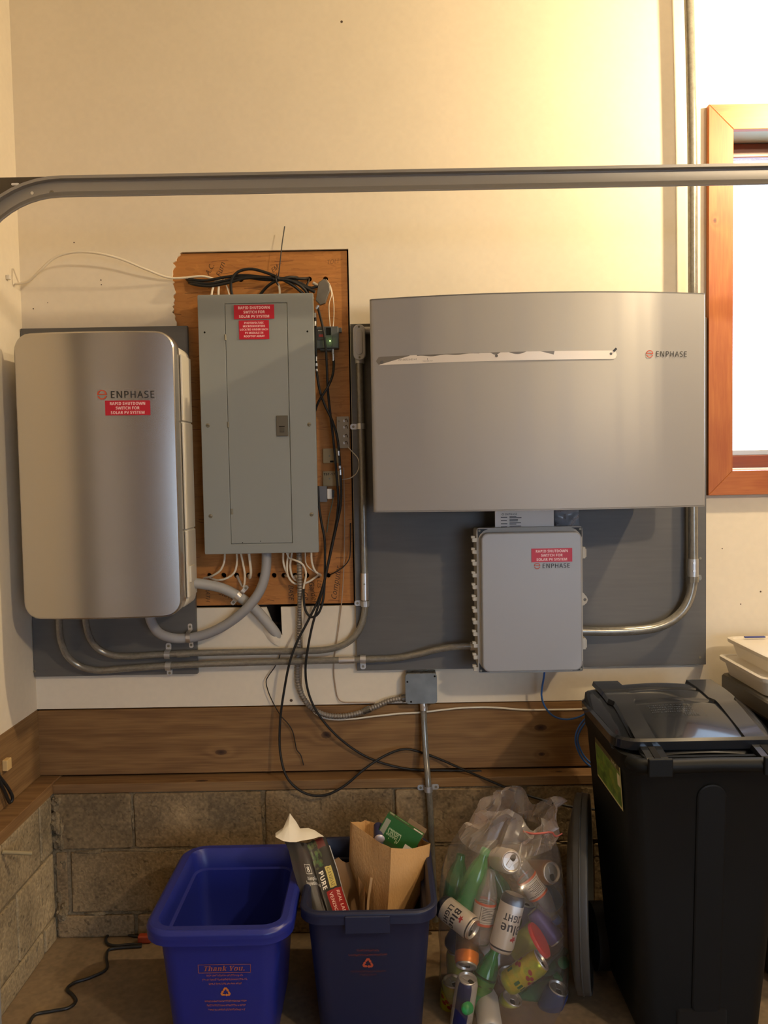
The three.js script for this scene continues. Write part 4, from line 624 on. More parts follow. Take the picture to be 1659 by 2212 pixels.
/* small plates on the plywood */
{
  const zp = -0.0078;
  const tb = thing('terminal_block', 'clear plastic terminal block with metal contacts on the plywood', 'terminal block');
  const p0 = U(727, 900, 0), p1 = U(756, 968, 0);
  part(tb, 'plate', box(p0.x, p1.x - 0.001, p1.y, p0.y, zp, 0.006, 0.002), MP([0.4, 0.33, 0.22], 0.3, 0, { clearcoat: 0.5 }));
  for (const y of [909, 923, 942, 957]) { const q = U(743, y, 0.01); part(tb, 'contact', box(q.x - 0.003, q.x + 0.003, q.y - 0.004, q.y + 0.004, 0.006, 0.011, 0.001), mSteel); part(tb, 'wire_end', sweep([V(q.x, q.y, 0.009), V(q.x + 0.008, q.y + 0.006, 0.012), V(q.x + 0.012, q.y - 0.004, 0.008)], 0.0012, { rad: 5 }), mDarkWood); }
  const q2 = U(732, 910, 0.006); part(tb, 'screw', disc(q2.x, q2.y, 0.0058, 0.003, 0.001, 10), mScrew);
  const wp = M([0.42, 0.31, 0.15], 0.55);
  const a = thing('wall_plate', 'plain beige wall plate on the plywood beside the panel', 'wall plate');
  const a0 = U(697, 969, 0), a1 = U(734, 1000, 0); part(a, 'plate', box(a0.x, a1.x, a1.y, a0.y, zp, 0.001, 0.002), wp); const ac = U(712, 985, 0); part(a, 'screw', disc(ac.x, ac.y, 0.001, 0.003, 0.0012, 10), mScrew);
  part(a, 'socket', box(ac.x + 0.001, ac.x + 0.013, ac.y - 0.021, ac.y - 0.015, 0.0005, 0.003, 0.001), mHole);
  const b = thing('wall_plate', 'beige wall plate with marker writing below the plain one', 'wall plate');
  const b0 = U(697, 1018, 0), b1 = U(734, 1050, 0); part(b, 'plate', box(b0.x, b1.x, b1.y, b0.y, zp, 0.001, 0.002), wp); const bc = U(712, 1034, 0); part(b, 'screw', disc(bc.x, bc.y, 0.001, 0.003, 0.0012, 10), mScrew);
  decal(b, 'marker_print', canvasTex(128, 48, (g) => { g.clearRect(0, 0, 128, 48); g.fillStyle = '#1a120c'; g.font = 'bold 36px sans-serif'; g.fillText('TST-17', 4, 36, 118); }), (b0.x + b1.x) / 2 - 0.004, b0.y - 0.010, 0.0016, 0.044, 0.014, { clear: true });
  const o = thing('outlet_box', 'small dark metal outlet box below the beige plates', 'outlet box');
  const o0 = U(689, 1051, 0.03), o1 = U(706, 1083, 0.03); part(o, 'box', box(o0.x, o1.x, o1.y, o0.y, zp, 0.03, 0.002), M([0.1, 0.1, 0.105], 0.5, 0.3)); part(o, 'cover', box(o0.x - 0.001, o1.x + 0.001, o1.y - 0.002, o0.y + 0.001, 0.0302, 0.032, 0.0008), M([0.16, 0.16, 0.165], 0.45, 0.4));
  const pl = thing('power_plug', 'white power plug in the dark metal outlet box', 'plug');
  const q = U(711.5, 1067, 0.03); part(pl, 'body', box(q.x - 0.0075, q.x + 0.0085, q.y - 0.0165, q.y + 0.0165, 0.012, 0.036, 0.003), M([0.78, 0.76, 0.7], 0.45)); part(pl, 'base', box(q.x + 0.006, q.x + 0.014, q.y - 0.012, q.y + 0.012, 0.005, 0.028, 0.002), mBlack);
}
/* blue network cables */
{
  const bl = M([0.035, 0.13, 0.42], 0.45);
  cable('network_cable', 'blue network cable hanging from the enclosure box', [[1177, 1440, 0.08], [1175, 1462, 0.075], [1171, 1485, 0.07], [1170, 1505, 0.065], [1178, 1528, 0.06], [1196, 1547, 0.055], [1222, 1554, 0.055], [1250, 1549, 0.06], [1275, 1536, 0.07], [1300, 1530, 0.08]], 0.0031, bl, { rad: 8 });
  cable('network_cable', 'outer blue network cable looping beside the black cart', [[1300, 1530, 0.09], [1272, 1546, 0.09], [1253, 1566, 0.088], [1243, 1593, 0.084], [1249, 1622, 0.08], [1264, 1646, 0.08], [1284, 1660, 0.084], [1320, 1672, 0.1]], 0.0031, bl, { rad: 8 });
  cable('network_cable', 'inner blue network cable looping beside the black cart', [[1305, 1530, 0.1], [1276, 1550, 0.1], [1259, 1568, 0.098], [1248, 1594, 0.092], [1254, 1620, 0.088], [1268, 1641, 0.088], [1288, 1655, 0.092], [1320, 1664, 0.11]], 0.0031, bl, { rad: 8 });
}

/* ---------- on the floor ---------- */
function UY(px, py, y) { const d = ray(px, py), t = (y - EYE[1]) / d.y; return V(EYE[0] + d.x * t, y, EYE[2] + d.z * t); }
const ringXZ = (cx, cz, w, d, r, y, n = 6) => rrect(w, d, r, n).map(([a, b]) => V(cx + a, y, cz - b));
/* recycling box: tapered shell with a rolled rim and a print on its front */
function recyclingBox(label, cx, cz, w, d, h, m, print, opt = {}) {
  const t = thing('recycling_bin', label, 'recycling bin'); const taper = 0.03, rim = opt.rim ?? 0.018, sk = opt.skirt ?? 0.035, th = 0.004;
  const ow = w - 2 * rim, od = d - 2 * rim, r = 0.045, at = (y, k = 0) => { const s = taper * (1 - y / h) * 2; return ringXZ(cx, cz, ow - s - 2 * k, od - s - 2 * k, r - k, y); };
  const rings = [at(0.002, 0.012), at(0.008, 0.003), at(0.02), at(h * 0.75), at(h - 0.012)];
  rings.push(at(h - 0.004, -rim * 0.3), at(h, -rim * 0.55));
  const inn = []; for (const [y, k] of [[h, 0.0], [h - 0.006, th], [h - 0.055, th + 0.001], [h - 0.058, th + 0.009], [0.03, th + 0.009], [0.012, th + 0.02]]) inn.push(at(y, k));
  part(t, 'body', loft([...rings, ...inn], { capA: true, capB: true, crease: 0.6 }), m);
  const rr = []; for (let i = 0; i <= 8; i++) { const a = i / 8 * Math.PI * 0.62; rr.push(at(h - rim * 0.55 + Math.cos(a) * rim * 0.55 - 0.0002, -rim * 0.55 - Math.sin(a) * rim * 0.5)); }
  const last = rr[rr.length - 1]; rr.push(last.map((p) => V(p.x, h - sk, p.z)), last.map((p) => V(cx + (p.x - cx) * 0.985, h - sk, cz + (p.z - cz) * 0.985)), last.map((p) => V(cx + (p.x - cx) * 0.98, h - 0.012, cz + (p.z - cz) * 0.98)));
  part(t, 'rim', loft(rr, { crease: 0.6 }), m);
  const zf = cz + od / 2; if (opt.grip) part(t, 'grip', box(cx - 0.06, cx + 0.055, h - 0.052, h - 0.006, zf + rim * 0.9, zf + rim + 0.005, 0.006), m);
  const pz = (y) => zf - taper * (1 - y / h) + 0.0012; const g = new THREE.PlaneGeometry(print.w, print.h, 1, 1), p = g.attributes.position;
  for (let i = 0; i < 4; i++) { const y = print.y + p.getY(i); p.setXYZ(i, cx + print.dx + p.getX(i), y, pz(y)); }
  part(t, 'print', g, new THREE.MeshStandardMaterial({ map: print.tex, transparent: true, roughness: 0.6, side: THREE.DoubleSide, polygonOffset: true, polygonOffsetFactor: -1 }), 'faded orange recycling print');
  return t;
}
function recycleMark(g, cx, cy, s) { for (let k = 0; k < 3; k++) { g.save(); g.translate(cx, cy); g.rotate(k * 2.0944); g.beginPath(); g.moveTo(-s * 0.5, -s * 0.45); g.lineTo(-s * 0.2, -s * 0.95); g.lineTo(s * 0.25, -s * 0.95); g.lineTo(s * 0.5, -s * 0.5); g.lineTo(s * 0.62, -s * 0.58); g.lineTo(s * 0.52, -s * 0.12); g.lineTo(s * 0.08, -s * 0.28); g.lineTo(s * 0.22, -s * 0.36); g.lineTo(s * 0.05, -s * 0.62); g.lineTo(-s * 0.22, -s * 0.3); g.closePath(); g.fill(); g.restore(); } }
function scribble(g, x, y, w, h) { seed(Math.round(x * 7 + y * 13)); let c = x - w / 2; while (c < x + w / 2) { const l = R(4, 9); g.fillRect(c, y - h * R(0.6, 1), l * 0.35, h); g.fillRect(c, y - h * R(0.1, 0.9), l, h * 0.28); c += l + (rnd() < 0.15 ? 7 : 2); } }
const tBin1 = canvasTex(512, 512, (g) => { g.clearRect(0, 0, 512, 512); g.fillStyle = 'rgba(176,96,52,0.8)'; g.strokeStyle = 'rgba(176,96,52,0.75)'; g.lineWidth = 5; g.strokeRect(40, 14, 430, 72); g.font = 'italic bold 60px serif'; g.textAlign = 'center'; g.fillText('Thank You.', 250, 70); scribble(g, 256, 116, 300, 18); scribble(g, 256, 152, 370, 18); scribble(g, 256, 190, 270, 18); g.fillStyle = 'rgba(205,120,45,0.95)'; recycleMark(g, 256, 262, 46); g.fillStyle = 'rgba(176,96,52,0.8)'; scribble(g, 256, 346, 350, 18); scribble(g, 256, 384, 320, 18); scribble(g, 256, 424, 300, 18); });
const tBin2 = canvasTex(512, 400, (g) => { g.clearRect(0, 0, 512, 400); g.fillStyle = 'rgba(120,48,30,0.75)'; scribble(g, 256, 60, 240, 26); scribble(g, 256, 112, 420, 26); g.fillStyle = 'rgba(170,70,38,0.95)'; recycleMark(g, 256, 205, 66); g.fillStyle = 'rgba(110,46,30,0.6)'; scribble(g, 256, 305, 380, 24); scribble(g, 256, 345, 180, 24); });
const BIN1 = { x: -0.432, z: 0.476, w: 0.372, d: 0.486, h: 0.38 }, BIN2 = { x: -0.058, z: 0.425, w: 0.356, d: 0.45, h: 0.383 };
recyclingBox('bright blue empty recycling bin with thank-you print', BIN1.x, BIN1.z, BIN1.w, BIN1.d, BIN1.h, MP([0.01, 0.018, 0.2], 0.4, 0, { clearcoat: 0.2, clearcoatRoughness: 0.4 }), { tex: tBin1, w: 0.155, h: 0.155, y: 0.203, dx: 0.014 }, { rim: 0.03, skirt: 0.036 });
recyclingBox('dull navy recycling bin holding paper and packaging', BIN2.x, BIN2.z, BIN2.w, BIN2.d, BIN2.h, M([0.007, 0.011, 0.04], 0.5), { tex: tBin2, w: 0.12, h: 0.094, y: 0.238, dx: -0.004 }, { rim: 0.016, skirt: 0.03, grip: true });

/* skin between two edges given as point lists (same count), with a bulge along +z; thickness by doubling */
function sheet(rows, thick = 0.0015, vs = null) {                      // rows: array of arrays of Vector3
  const n = rows[0].length, pos = [], uv = [], idx = []; const nr = rows.length;
  for (const s of [0, 1]) rows.forEach((r, i) => r.forEach((p, k) => { pos.push(p.x, p.y, p.z - s * thick); uv.push(k / (n - 1), 1 - (vs ? vs[i] : i / (nr - 1))); }));
  const o = nr * n; for (let i = 0; i < nr - 1; i++) for (let k = 0; k < n - 1; k++) { const a = i * n + k, b = a + 1, c = a + n, d = c + 1; idx.push(a, c, b, b, c, d, o + a, o + b, o + c, o + b, o + d, o + c); }
  const rim = []; for (let k = 0; k < n - 1; k++) rim.push([k, k + 1]); for (let i = 0; i < nr - 1; i++) rim.push([i * n + n - 1, (i + 1) * n + n - 1]); for (let k = n - 1; k > 0; k--) rim.push([(nr - 1) * n + k, (nr - 1) * n + k - 1]); for (let i = nr - 1; i > 0; i--) rim.push([i * n, (i - 1) * n]);
  rim.forEach(([a, b]) => idx.push(a, b, o + a, b, o + b, o + a));
  const g = new THREE.BufferGeometry(); g.setAttribute('position', new THREE.Float32BufferAttribute(pos, 3)); g.setAttribute('uv', new THREE.Float32BufferAttribute(uv, 2)); g.setIndex(idx); g.computeVertexNormals(); return toCreasedNormals(g, 0.9);
}
const lerpV = (a, b, t) => a.clone().lerp(b, t);
/* pet food bag */
{
  const t = thing('pet_food_bag', 'black torn pet food bag leaning out of the navy bin', 'bag');
  const tx = canvasTex(512, 1024, (g, w, h) => {
    g.fillStyle = '#35302a'; g.fillRect(0, 0, w, h); seed(3); for (let i = 0; i < 60; i++) { g.fillStyle = `rgba(${R(50, 75)},${R(46, 66)},${R(38, 54)},0.25)`; g.beginPath(); g.ellipse(R(0, w), R(0, h), R(30, 120), R(30, 120), 0, 0, 7); g.fill(); }
    g.fillStyle = '#26241f'; g.fillRect(300, 0, 212, h); g.fillStyle = '#5a2420'; g.fillRect(390, 0, 90, 70); for (let i = 0; i < 40; i++) { g.fillStyle = `rgba(${R(60, 110)},${R(90, 120)},${R(50, 60)},0.5)`; g.beginPath(); g.ellipse(R(300, 400), R(20, 200), R(6, 22), R(6, 22), 0, 0, 7); g.fill(); }
    g.fillStyle = '#e6dfcf'; g.font = 'bold 56px serif'; g.fillText('8', 186, 226); g.strokeStyle = '#cfc8b8'; g.lineWidth = 4; g.strokeRect(168, 172, 66, 66); g.font = 'italic 34px serif'; g.fillText('Simple', 160, 286); g.fillText('Ingredients', 128, 326, 170);
    g.save(); g.translate(318, 218); g.rotate(Math.PI / 2); g.font = 'bold 62px sans-serif'; g.fillText('PURE', 0, 0, 140); g.restore();
    g.fillStyle = '#b9a75a'; g.fillRect(392, 204, 74, 158); g.save(); g.translate(410, 212); g.rotate(Math.PI / 2); g.fillStyle = '#3a321c'; g.font = '52px serif'; g.fillText('CANIDAE', 0, 0, 144); g.restore();
    g.fillStyle = '#8e1f20'; g.fillRect(344, 376, 168, 648); g.save(); g.translate(446, 392); g.rotate(Math.PI / 2); g.fillStyle = '#e9d2c6'; g.font = '50px sans-serif'; g.fillText('REAL LAMB, GOAT', 0, 0, 330); g.restore(); g.save(); g.translate(368, 392); g.rotate(Math.PI / 2); g.fillStyle = '#e9d2c6'; g.font = '50px sans-serif'; g.fillText('VENISON MEAL', 0, 0, 300); g.restore();
  });
  const rows = [], nb = 14; const L = [[612, 1812, 0.42], [624, 1838, 0.44], [634, 1880, 0.47], [648, 1925, 0.50], [664, 1975, 0.53], [684, 2030, 0.54], [700, 2090, 0.54]], Rg = [[702, 1806, 0.38], [712, 1832, 0.40], [728, 1880, 0.43], [740, 1925, 0.46], [758, 1978, 0.48], [776, 2030, 0.50], [790, 2090, 0.50]];
  L.forEach((l, i) => { const a = U(...l), b = U(...Rg[i]), row = []; for (let k = 0; k <= nb; k++) { const u = k / nb, p = lerpV(a, b, u); p.z += 0.03 * Math.sin(u * Math.PI) + (u > 0.55 && u < 0.7 ? 0.01 : 0) + 0.008 * (hash(i, k, 3) - 0.5); row.push(p); } rows.push(row); });
  const body = part(t, 'front_panel', sheet(rows, 0.0015, [0, 0.094, 0.245, 0.406, 0.586, 0.784, 1]), M([1, 1, 1], 0.45, 0, { map: tx }));
  part(t, 'back_panel', sheet(rows.slice(1).map((r) => r.map((p, k) => V(p.x, p.y, p.z - 0.012 - 0.05 * Math.sin(k / nb * Math.PI))))), M([0.55, 0.52, 0.46], 0.5));
  const fl = [[[598, 1806, 0.360], [612, 1788, 0.350], [626, 1757, 0.340], [640, 1776, 0.350], [648, 1790, 0.360], [666, 1789, 0.370], [680, 1794, 0.380], [690, 1801, 0.385], [698, 1806, 0.390]], [[595, 1800, 0.400], [608, 1797, 0.410], [624, 1782, 0.400], [638, 1790, 0.405], [650, 1798, 0.410], [664, 1798, 0.410], [678, 1800, 0.405], [690, 1804, 0.400], [700, 1808, 0.395]], [[595, 1808, 0.435], [612, 1817, 0.445], [626, 1819, 0.450], [640, 1819, 0.450], [652, 1816, 0.445], [664, 1814, 0.440], [676, 1812, 0.430], [688, 1808, 0.415], [699, 1807, 0.400]]];
  part(t, 'torn_flap', sheet(fl.map((r) => r.map((q) => U(...q)))), M([0.82, 0.78, 0.68], 0.35), 'pale torn lining folded over the top');
}
/* cardboard pieces and the brown paper bag */
{
  const mCard = M([0.36, 0.2, 0.085], 0.75), mEdge = M([0.5, 0.33, 0.17], 0.8);
  const c1 = thing('cardboard_piece', 'torn brown cardboard sheet beside the pet food bag', 'cardboard');
  const top = [[722, 1858, 0.33], [731, 1853, 0.33], [739, 1861, 0.33], [748, 1865, 0.335], [758, 1862, 0.34], [766, 1865, 0.345], [772, 1861, 0.35]], bot = [[742, 2090, 0.4], [748, 2090, 0.4], [755, 2090, 0.4], [762, 2090, 0.4], [770, 2090, 0.4], [777, 2090, 0.4], [784, 2090, 0.4]];
  part(c1, 'sheet', sheet([top.map((q) => U(...q)), top.map((q, k) => lerpV(U(...q), U(...bot[k]), 0.45)), bot.map((q) => U(...q))], 0.004), mCard);
  const c2 = thing('cardboard_piece', 'narrow folded cardboard strip in front of the paper bag', 'cardboard');
  const s = (a) => a.map((q) => U(...q));
  part(c2, 'sheet', sheet([s([[773, 1880, 0.37], [786, 1900, 0.39], [788, 1925, 0.4]]), s([[776, 1940, 0.41], [784, 1940, 0.42], [789, 1935, 0.42]]), s([[778, 2070, 0.45], [783, 2070, 0.455], [786, 2070, 0.46]])], 0.003), mCard); 
  const c3 = thing('cardboard_piece', 'thin upright cardboard edge leaning on the paper bag', 'cardboard');
  part(c3, 'sheet', sheet([s([[800, 1896, 0.43], [805, 1897, 0.43]]), s([[793, 1945, 0.45], [798, 1946, 0.45]]), s([[788, 2060, 0.47], [794, 2060, 0.47]])], 0.003), mEdge);
  const b = thing('paper_bag', 'brown paper grocery bag standing open in the navy bin', 'bag');
  const mKraft = M([0.56, 0.32, 0.125], 0.8, 0, { bumpMap: bPlaster, bumpScale: 0.002 });
  const P = { FL: [[757, 1775, 0.33], [754, 1860, 0.35], [790, 1985, 0.40], [800, 2090, 0.43]], FM: [[845, 1832, 0.45], [842, 1900, 0.46], [836, 1985, 0.47], [836, 2090, 0.475]], FR: [[930, 1822, 0.34], [922, 1900, 0.36], [886, 1985, 0.40], [876, 2090, 0.43]], BR: [[902, 1800, 0.22], [900, 1880, 0.24], [880, 1985, 0.28], [874, 2090, 0.3]], BL: [[788, 1772, 0.21], [790, 1860, 0.23], [800, 1985, 0.28], [806, 2090, 0.3]] };
  const edge = (k, v) => { const a = P[k].map((q) => U(...q)); const f = v * 3, i = Math.min(2, Math.floor(f)); return lerpV(a[i], a[i + 1], f - i); };
  const face = (ka, kb, bulge, n = 12, m = 12) => { const rows = []; for (let i = 0; i <= m; i++) { const a = edge(ka, i / m), c = edge(kb, i / m), row = []; for (let k = 0; k <= n; k++) { const u = k / n, p = lerpV(a, c, u); const w = 0.010 * (vnoise(u * 4 + 3, i / m * 4 + 7, 64, 64, ka.length + kb.charCodeAt(1)) - 0.5) * Math.sin(u * Math.PI) * 2; p.z += bulge * Math.sin(u * Math.PI) + w; p.y += (i === 0 ? -0.006 * Math.sin(u * Math.PI) : 0); row.push(p); } rows.push(row); } return sheet(rows, 0.001); };
  part(b, 'front_panel', face('FL', 'FM', 0.0), mKraft); part(b, 'front_panel', face('FM', 'FR', 0.004), mKraft); part(b, 'side_panel', face('FR', 'BR', 0.0), mKraft); part(b, 'back_panel', face('BL', 'BR', -0.01), mKraft); part(b, 'side_panel', face('BL', 'FL', 0.0), mKraft);
  const g = thing('green_box', 'green printed food box upside down in the paper bag', 'box');
  const tg = canvasTex(512, 256, (c, w, h) => { c.fillStyle = '#1f5c22'; c.fillRect(0, 0, w, h); c.fillStyle = '#31502a'; c.fillRect(0, 130, w, 126); c.fillStyle = '#8f8f78'; c.fillRect(14, 24, 66, 120); c.save(); c.translate(290, 62); c.rotate(Math.PI); c.fillStyle = '#c9d2a8'; c.font = '76px serif'; c.fillText('Classics', 0, 0, 190); c.restore(); c.fillStyle = '#d8d4cc'; c.fillRect(372, 90, 128, 96); c.save(); c.translate(490, 112); c.rotate(Math.PI); c.fillStyle = '#222'; c.font = 'bold 40px sans-serif'; c.fillText('208', 0, 0); c.restore(); c.fillStyle = '#222'; c.fillRect(410, 126, 8, 8); });
  const G = (a) => a.map((q) => U(...q)); const tl = U(838, 1757, 0.30), tr = U(913, 1806, 0.33), bl = U(824, 1800, 0.31), br = U(906, 1842, 0.34); const ex = lerpV(tl, tr, 1).sub(tl), ey = tl.clone().sub(bl), nz = ex.clone().cross(ey).normalize();
  const w = ex.length(), h = ey.length() * 2.2; const mm = new THREE.Matrix4().makeBasis(ex.clone().normalize(), nz.clone().cross(ex.clone().normalize()), nz); const gb = new THREE.BoxGeometry(w, h, 0.04).translate(w / 2, -h / 2, -0.02).applyMatrix4(mm).translate(tl.x, tl.y, tl.z);
  part(g, 'carton', gb, M([1, 1, 1], 0.5, 0, { map: tg }));
  part(g, 'flap', new THREE.BoxGeometry(w * 0.5, 0.03, 0.001).translate(w * 0.72, 0.006, -0.045).applyMatrix4(mm).translate(tl.x, tl.y - 0.01, tl.z), M([0.25, 0.15, 0.07], 0.7));
}
{
  const j = thing('spray_can', 'small navy can with a pale round end in the paper bag', 'can'); const q = U(820, 1812, 0.36);
  part(j, 'body', new THREE.CylinderGeometry(0.0145, 0.0145, 0.09, 24).rotateX(Math.PI / 2 + 0.35).translate(q.x - 0.004, q.y - 0.016, q.z - 0.045), M([0.02, 0.022, 0.07], 0.4));
  part(j, 'end', new THREE.SphereGeometry(0.0148, 20, 12).scale(1, 1, 0.45).rotateX(0.35).translate(q.x, q.y, q.z), M([0.6, 0.56, 0.62], 0.35, 0.3), 'pale domed end');
}
/* ---------- cans and bottles ---------- */
const mAlu = M([0.68, 0.66, 0.62], 0.35, 0.9);
function canTex(fn) { return canvasTex(512, 384, fn); }
const tBlue = canTex((g, w, h) => { g.fillStyle = '#cfc6b8'; g.fillRect(0, 0, w, h); g.fillStyle = '#1d2230'; g.fillRect(0, h - 60, w, 60); g.fillRect(0, 22, w, 12); for (const x of [128, 384]) { g.save(); g.translate(x, 190); g.rotate(0); g.textAlign = 'center'; g.fillStyle = '#1a2030'; g.font = 'bold 84px sans-serif'; g.fillText('Blue', 0, 10, 165); g.font = 'bold 62px sans-serif'; g.fillText('LIGHT', 0, 76, 150); g.fillStyle = '#b22a30'; g.beginPath(); for (let k = 0; k < 11; k++) { const a = k / 11 * 6.283, r = k % 2 ? 12 : 26; g.lineTo(-30 + Math.cos(a) * r, -80 + Math.sin(a) * r); } g.fill(); g.restore(); } });
tBlue.flipY = true;
const tYellow = canTex((g, w, h) => { g.fillStyle = '#b9ad1c'; g.fillRect(0, 0, w, h); seed(6); for (let i = 0; i < 60; i++) { g.fillStyle = ['#7c9a1c', '#d6c92c', '#8fae22'][i % 3]; g.globalAlpha = 0.4; g.beginPath(); g.ellipse(R(0, w), R(0, h), R(10, 50), R(10, 40), 0, 0, 7); g.fill(); } g.globalAlpha = 1; for (const x of [20, 190, 360]) { g.fillStyle = '#a0402a'; for (let k = 0; k < 5; k++) { g.beginPath(); g.ellipse(x + 30 + k * 22, 120 + (k % 2) * 34 + k * 12, 20, 15, 0.5, 0, 7); g.fill(); } g.fillStyle = '#2f6b22'; for (let k = 0; k < 3; k++) g.fillRect(x + 26 + k * 34, 240, 22, 50); } });
const tCarton = canTex((g, w, h) => { g.fillStyle = '#bdb6aa'; g.fillRect(0, 0, w, h); g.fillStyle = '#1b2458'; for (const x of [100, 356]) g.fillRect(x, 0, 110, h); });
const mats = {
  blue: M([1, 1, 1], 0.35, 0.25, { map: tBlue }), yellow: M([1, 1, 1], 0.28, 0.5, { map: tYellow }), navy: M([0.03, 0.06, 0.2], 0.35, 0.4), brown: M([0.3, 0.16, 0.06], 0.4, 0.3), white: M([0.7, 0.67, 0.6], 0.4, 0.2), striped: M([1, 1, 1], 0.35, 0.2, { map: tCarton }), orange: M([1, 1, 1], 0.35, 0.3, { map: canTex((g, w, h) => { g.fillStyle = '#6b4a20'; g.fillRect(0, 0, w, h); g.fillStyle = '#d9791c'; g.fillRect(0, 0, w, 110); }) }), olive: M([0.45, 0.48, 0.08], 0.4, 0.3), purple: M([0.16, 0.1, 0.28], 0.4, 0.3),
  green: MP([0.1, 0.62, 0.16], 0.12, 0, { transmission: 0.72, thickness: 0 }), dkgreen: MP([0.05, 0.36, 0.12], 0.15, 0, { transmission: 0.7, thickness: 0 }), clear: MP([0.86, 0.84, 0.82], 0.1, 0, { transmission: 0.86, thickness: 0 }), cap: M([0.02, 0.3, 0.08], 0.4), capBlue: M([0.04, 0.08, 0.35], 0.4),
};
const lathe = (pts, n = 24) => new THREE.LatheGeometry(pts.map(([a, b]) => new THREE.Vector2(a, b)), n);
function aim(o, px, py, z, deg, tilt, roll = 0) {
  const a = deg * Math.PI / 180, b = tilt * Math.PI / 180, d = V(Math.cos(a) * Math.cos(b), Math.sin(a) * Math.cos(b), Math.sin(b)); o.position.copy(U(px, py, z));
  o.quaternion.setFromUnitVectors(V(0, 1, 0), d).multiply(new THREE.Quaternion().setFromAxisAngle(V(0, 1, 0), roll)); o.userData.keep = true; return o;
}
function can(label, mat, h, r = 0.033) {
  const t = thing('drink_can', label, 'can', 'empties in the clear bag'); const b = h / 2;
  part(t, 'body', lathe([[r * 0.72, -b + 0.002], [r * 0.8, -b], [r * 0.92, -b + 0.006], [r, -b + 0.014], [r, b - 0.016], [r * 0.9, b - 0.006], [r * 0.84, b - 0.003]]), mat);
  { const g = t.children[0].geometry, p = g.attributes.position, u = g.attributes.uv; for (let i = 0; i < p.count; i++) u.setY(i, (p.getY(i) + b) / h); }
  part(t, 'base', lathe([[0.0001, -b + 0.009], [r * 0.4, -b + 0.007], [r * 0.74, -b + 0.0005], [r * 0.8, -b + 0.0002]]), mAlu);
  const l = part(t, 'lid', lathe([[0.0001, b - 0.006], [r * 0.66, b - 0.006], [r * 0.7, b - 0.007], [r * 0.76, b - 0.001], [r * 0.8, b], [r * 0.86, b - 0.001], [r * 0.86, b - 0.004]]), mAlu);
  part(l, 'opening', new THREE.CircleGeometry(r * 0.3, 14).scale(0.8, 1.1, 1).rotateX(-Math.PI / 2).translate(0, b - 0.0054, r * 0.34), mHole);
  part(l, 'tab', new RoundedBoxGeometry(0.012, 0.0016, 0.02, 1, 0.0007).translate(0, b - 0.0042, -r * 0.2), mAlu);
  return t;
}
function bottle(label, mat, h, r, capMat, band) {
  const t = thing('plastic_bottle', label, 'bottle', 'empties in the clear bag'); const b = h / 2, P = [[0.0001, -b + 0.01], [r * 0.5, -b + 0.002], [r * 0.85, -b], [r, -b + 0.012]];
  for (let k = 0; k < 7; k++) { const y = -b + 0.02 + k * 0.011; P.push([r, y], [r * 0.955, y + 0.005]); }
  P.push([r, -b + 0.1], [r, b - 0.085], [r * 0.92, b - 0.065], [r * 0.66, b - 0.04], [r * 0.42, b - 0.022], [r * 0.4, b - 0.006]);
  part(t, 'body', lathe(P, 20), mat); if (capMat) part(t, 'cap', lathe([[r * 0.43, b - 0.014], [r * 0.43, b + 0.002], [0.0001, b + 0.003]], 18), capMat);
  if (band) part(t, 'label_band', lathe([[r * 1.012, -b + 0.052], [r * 1.012, b - 0.088]], 24), band);
  return t;
}
